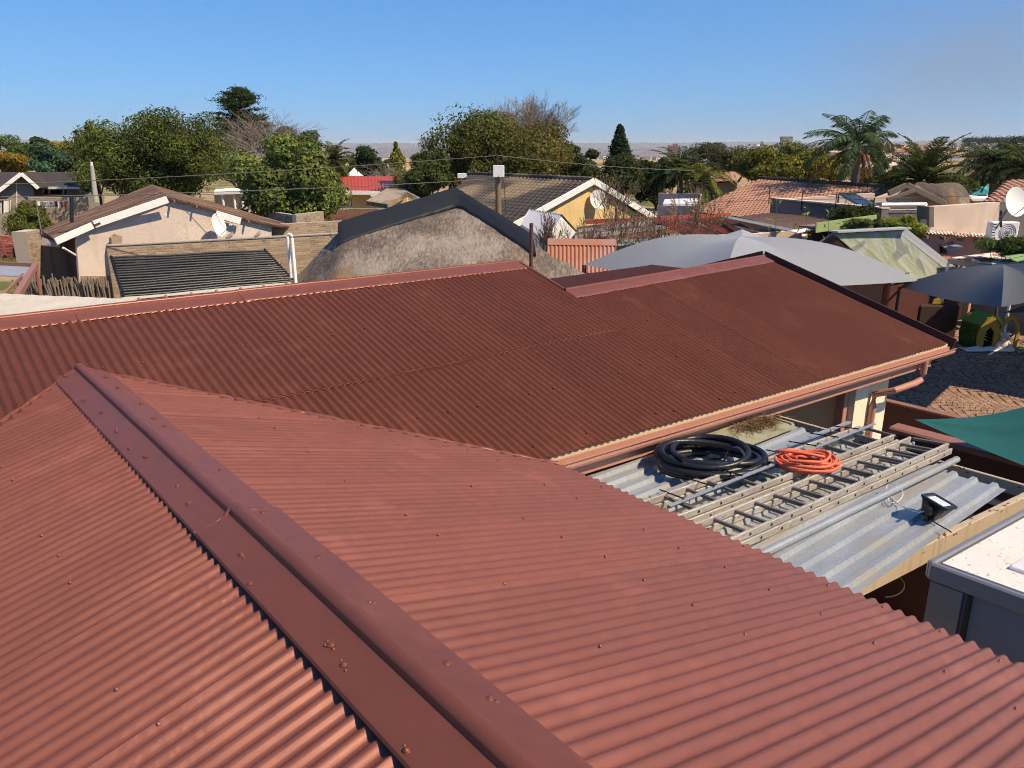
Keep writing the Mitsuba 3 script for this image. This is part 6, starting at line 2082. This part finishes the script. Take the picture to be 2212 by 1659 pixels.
# belt of trees beyond the houses, further off
gt = np.random.default_rng(77)
far = []
for i in range(46):
    x = gt.uniform(-60, 2280)
    Y = gt.uniform(110, 330)
    h = gt.uniform(3.0, 6.0)
    a = px(x, 335, Y=Y)
    zt = terrain(a[0], a[1])
    yb = HOR + (5 - zt) / Y * F * .96
    yt = HOR + (5 - zt - h) / Y * F * .96
    far.append((x, yt, yb, gt.uniform(1.0, 1.6) * h / Y * F, Y))
for i, (x, yt, yb, w, Y) in enumerate(far):
    tree('far dark green tree in the belt beyond the neighbourhood', x, yt, yb, w, Y, [(.045, .055, .024), (.06, .065, .026), (.035, .045, .024)][i % 3], 900, Y * .0028, 200 + i, 7, name='far_tree', group='far trees beyond the neighbourhood')
# clipped round bush and shrubs between the buildings
tree('clipped round bush beside the brick pier at the left', 62, 438, 512, 82, 44, (.075, .085, .022), 22000, .12, 50, 60, name='round_bush', cat='bush', var=.22, bumpy=.30)
plain('thin_bark', (.17, .12, .09), .95)
g5 = np.random.default_rng(51)
for i, (x, y0, y1, w, Y, lab) in enumerate(((1265, 470, 560, 120, 24, 'bare twiggy shrub in front of the rust-striped roof, the leftmost'), (1345, 440, 560, 150, 24.5, 'bare twiggy shrub below the yellow gable'), (1425, 450, 560, 130, 24, 'bare twiggy shrub in front of the rusty roofs'), (1510, 395, 545, 130, 25, 'tall sparse shrub with a few yellow leaves in front of the red sheets'), (1180, 455, 560, 70, 22.5, 'small twiggy shrub in front of the white shed'), (1330, 370, 520, 110, 28, 'tall thin bare sapling against the yellow gable'))):
    t, ends = bare_tree(lab, x, y0, y1, w, Y, seed=60 + i, levels=4, n0=5, name='bare_shrub', cat='shrub', bark='thin_bark', r=.03, spread=.7, twig=.006)
    if i in (2, 3, 1, 5):
        m = MB()
        k = ends[g5.random(len(ends)) < (.8 if i == 3 else .3)]
        leaves(m, k + g5.normal(size=k.shape) * .04, g5.normal(size=k.shape), .085, (.17, .13, .03) if i == 3 else (.10, .10, .03), .3, g5, .55)
        m.put('leaves', 'foliage', t)
    if i == 4:
        m = MB()
        k = ends[g5.random(len(ends)) < .3]
        leaves(m, k, g5.normal(size=k.shape), .07, (.09, .05, .03), .3, g5, .6)
        m.put('leaves', 'foliage', t)
for i, (x, y0, y1, w, Y, lab, tn, sz) in enumerate(((1845, 447, 478, 95, 27.6, 'dark ivy trailing over the end of the grey parapet', (.035, .045, .014), .10), (1905, 462, 505, 70, 25.5, 'ivy bush at the end of the green fascia', (.045, .06, .018), .10), (1965, 470, 512, 95, 24, 'bushy shrub with yellow-green leaves behind the mossy shed', (.13, .14, .025), .09), (1925, 480, 520, 60, 23.5, 'dark green shrub behind the ridge of the mossy shed', (.04, .055, .016), .09), (2180, 520, 550, 110, 21, 'low green hedge under the air-conditioner', (.05, .065, .02), .09), (1850, 470, 500, 60, 24, 'small green creeper on the green fascia', (.08, .10, .03), .08))):
    tree(lab, x, y0, y1, w, Y, tn, 5000, sz, 70 + i, 14, name='creeper' if 'ivy' in lab or 'creeper' in lab else 'shrub', cat='shrub', trunk=.03, bumpy=.3)
for i, (x0, y0, x1, y1) in enumerate(((1690, 505, 1676, 400), (1750, 500, 1743, 428), (1800, 510, 1790, 440))):
    t = thing('tall_sapling', ('tall thin sapling with few leaves in front of the grey parapet, the leftmost', 'tall thin sapling with few leaves in front of the grey parapet, the middle one', 'tall thin sapling with few leaves in front of the grey parapet, the right-hand one')[i], 'shrub')
    a, b = px(x0, y0 + 30, Y=22.3), px(x1, y1 + 30, Y=22.3)
    m = MB(); P = branch(m, a * [1, 1, 0] + UP * .2, b, .018, .006, g5, .05, 10, 5)
    m.put('stem', 'thin_bark', t)
    m = MB(); k = P[4:] + g5.normal(size=(6, 3)) * .1
    k = np.vstack([k, k + g5.normal(size=k.shape) * .12, k + g5.normal(size=k.shape) * .12])
    leaves(m, k, g5.normal(size=k.shape), .17, (.16, .17, .04), .25, g5, .4)
    m.put('leaves', 'foliage', t)
# grass by the paver stacks
m = MB()
o = px(40, 566, z=0)
n = 2500
P = o + np.stack([g5.normal(size=n) * 1.2, g5.normal(size=n) * 1.0, np.full(n, .06)], 1)
leaves(m, P, g5.normal(size=(n, 3)) * [1, 1, .1], .14, (.10, .11, .03), .3, g5, .2)
m.put('grass', 'foliage', label='green grass tufts in front of the red paver stacks', kind='stuff')

# ------------------------------------------------------------------ the far rise: town, pines, towers, hills
plain('far_orange', (.36, .15, .085), .8); plain('far_brown', (.22, .13, .09), .8); plain('far_cream', (.55, .46, .36), .9); plain('far_white', (.68, .66, .62), .8); plain('far_grey', (.25, .25, .26), .8)
gf_ = np.random.default_rng(90)


def small_house(c, w, d, h, yaw, wall, roof, label, group):
    t = thing('town_house', label, 'house', group)
    cy, sy = math.cos(yaw), math.sin(yaw)
    ex, ey = np.array([cy, sy, 0]), np.array([-sy, cy, 0])
    MB().obox(c + UP * (h / 2 - .5), ex * w / 2, ey * d / 2, UP * (h / 2 + .5)).put('wall', wall, t)
    e = .4
    q = [c + ex * sx * (w / 2 + e) + ey * sy_ * (d / 2 + e) + UP * h for sx, sy_ in ((-1, -1), (1, -1), (1, 1), (-1, 1))]
    r0, r1 = c - ex * w * .22 + UP * (h + 1.6), c + ex * w * .22 + UP * (h + 1.6)
    m = MB()
    m.add([*q, r0, r1], [[0, 1, 5], [0, 5, 4], [1, 2, 5], [2, 3, 4], [2, 4, 5], [3, 0, 4]])
    m.put('roof', roof, t)


for i in range(150):
    th = math.radians(gf_.uniform(13.5, 36))
    r = gf_.uniform(620, 1500) if gf_.random() < .8 else gf_.uniform(480, 700)
    c = (FW * math.cos(th) + RT * math.sin(th)) * r
    c[2] = terrain(c[0], c[1])
    small_house(c, gf_.uniform(9, 20), gf_.uniform(7, 11), gf_.uniform(2.6, 3.6), gf_.uniform(0, 3.14), ['far_cream', 'far_white', 'far_cream', 'far_orange'][gf_.integers(4)], ['far_orange', 'far_orange', 'far_brown', 'far_white', 'far_grey'][gf_.integers(5)], 'small house of the hazy town on the far rise at the right', 'town houses on the far rise')
for i in range(60):
    th = math.radians(gf_.uniform(12, 36))
    r = gf_.uniform(500, 1500)
    c = (FW * math.cos(th) + RT * math.sin(th)) * r
    t = thing('town_tree', 'dark tree among the far houses of the town', 'tree', 'trees in the far town')
    m = MB()
    zc = terrain(c[0], c[1])
    P = np.array([c[0], c[1], zc + 3]) + gf_.normal(size=(240, 3)) * [2.4, 2.4, 1.5]
    leaves(m, P, gf_.normal(size=P.shape), 1.3, (.035, .045, .022), .25, gf_, .6)
    m.put('crown', 'foliage', t)
    MB().tube([[c[0], c[1], zc - .2], [c[0], c[1], zc + 3]], .25, 5).put('trunk', 'bark', t)
for i in range(70):
    u = (i + gf_.random() * .8) / 70
    th = math.radians(29.3 + u * 6.5)
    r = gf_.uniform(1380, 1480)
    c = (FW * math.cos(th) + RT * math.sin(th)) * r
    zc = terrain(c[0], c[1])
    h = gf_.uniform(11, 15) * (1 - .35 * (u > .55))
    t = thing('pine_tree', 'dark pine in the row along the far hilltop at the right', 'tree', 'pines along the far hilltop')
    m = MB()
    P = np.array([c[0], c[1], zc + h * .62]) + gf_.normal(size=(260, 3)) * [2.8, 2.8, h * .17]
    leaves(m, P, gf_.normal(size=P.shape), 1.8, (.020, .030, .018), .2, gf_, .6)
    m.put('crown', 'foliage', t)
    MB().tube([[c[0], c[1], zc - .2], [c[0], c[1], zc + h * .6]], .3, 5).put('trunk', 'bark', t)


def at_far(x, r):
    d = px(x, HOR, Y=1.0) - EYE
    d = d * [1, 1, 0]
    c = d / np.linalg.norm(d) * r
    return np.array([c[0], c[1], terrain(c[0], c[1])])


c = at_far(1695, 2600)
ct = thing('tower_block', 'pale grey tower block on the skyline left of the tall palm', 'tower')
zt_ = 5 + (335 - 303) / F * 2600
m = MB().obox([c[0], c[1], (c[2] + zt_) / 2], RT * 14, FW * 14, UP * (zt_ - c[2]) / 2)
m.put('shaft', 'far_grey', ct)
MB().obox([c[0], c[1], zt_ + 1], RT * 15, FW * 15, UP * 3).put('top', 'far_brown', ct)
c = at_far(1632, 2500)
wt = thing('water_tower', 'small white water tower on the skyline beside the grey tower block', 'tower')
zt_ = 5 + (335 - 314) / F * 2500
MB().tube([[*c[:2], c[2] - 5], [*c[:2], zt_ - 8]], 5, 12).put('stem', 'far_white', wt, smooth=40)
MB().tube([[*c[:2], zt_ - 10], [*c[:2], zt_ - 6], [*c[:2], zt_]], [5, 9.5, 9], 14).put('tank', 'far_white', wt, smooth=40)
c = at_far(1455, 1500)
ob = thing('office_block', 'brown brick office block on the plain right of the cypress', 'building')
MB().obox([c[0], c[1], 8], RT * 10, FW * 8, UP * 14).put('wall', 'far_brown', ob)
MB().obox([c[0] + 3, c[1], 23], RT * 4, FW * 4, UP * 2).put('lift_house', 'far_brown', ob)
for r in range(6):
    for k in range(7):
        MB().obox(np.array([c[0], c[1], -2 + r * 4]) + RT * (-8.5 + k * 2.8) - FW * 8.1, RT * .8, FW * .15, UP * 1.1).put('window', 'glass_dark', ob)
gh_ = np.random.default_rng(5)
for i in range(26):
    c = at_far(gh_.uniform(1270, 1660) if i < 20 else gh_.uniform(735, 960), gh_.uniform(1300, 2200))
    small_house(c + UP * 2, gh_.uniform(14, 40), 12, gh_.uniform(4, 7), gh_.uniform(0, 3), ['far_white', 'far_cream'][i % 2], ['far_white', 'far_brown', 'far_grey'][i % 3], 'low pale building on the distant plain in the middle of the skyline', 'buildings on the distant plain')


def hill_col(p, n, uv):
    return mix((0.105, 0.085, 0.085), (0.075, 0.065, 0.07), fbm(p.x * .0016, p.y * .0016, p.z * .02, 3))  # veld tones darkened and cooled, some of the haze put into the colour


surf('hill_veld', hill_col, rough=.95, spec=.05)
th = np.radians(np.arange(-95, 60, .5))
m = MB()
for r0, hh, sd in ((9000, 95, 1), (14000, 235, 2)):
    k = np.linspace(0, 1, 8)
    H = hh * (.72 + .5 * meshkit.fbm(np.stack([th * 5 + sd * 9, th * 0, th * 0], -1), 4))
    prof = np.interp(k, [0, .35, .6, 1], [0, .45, .97, 1.0])
    P = np.array([[(FW * math.cos(t) + RT * math.sin(t)) * (r0 + kk * 1800) + UP * (-60 + (h + 60) * pk) for kk, pk in zip(k, prof)] for t, h in zip(th, H)])
    m.grid(P, flip=True)
m.put('hills', 'hill_veld', smooth=True, label='long flat-topped hills along the horizon', kind='structure')
# haze
scene['haze_air'] = {'type': 'homogeneous', 'albedo': rgb((.80, .90, 1.0)), 'sigma_t': 6.0e-5}
put('haze', {'type': 'cube', 'to_world': T().translate([0, 0, 130]).scale([29000, 29000, 290]), 'bsdf': {'type': 'null'}, 'interior': {'type': 'ref', 'id': 'haze_air'}}, label='thin haze in the air towards the horizon', kind='stuff')
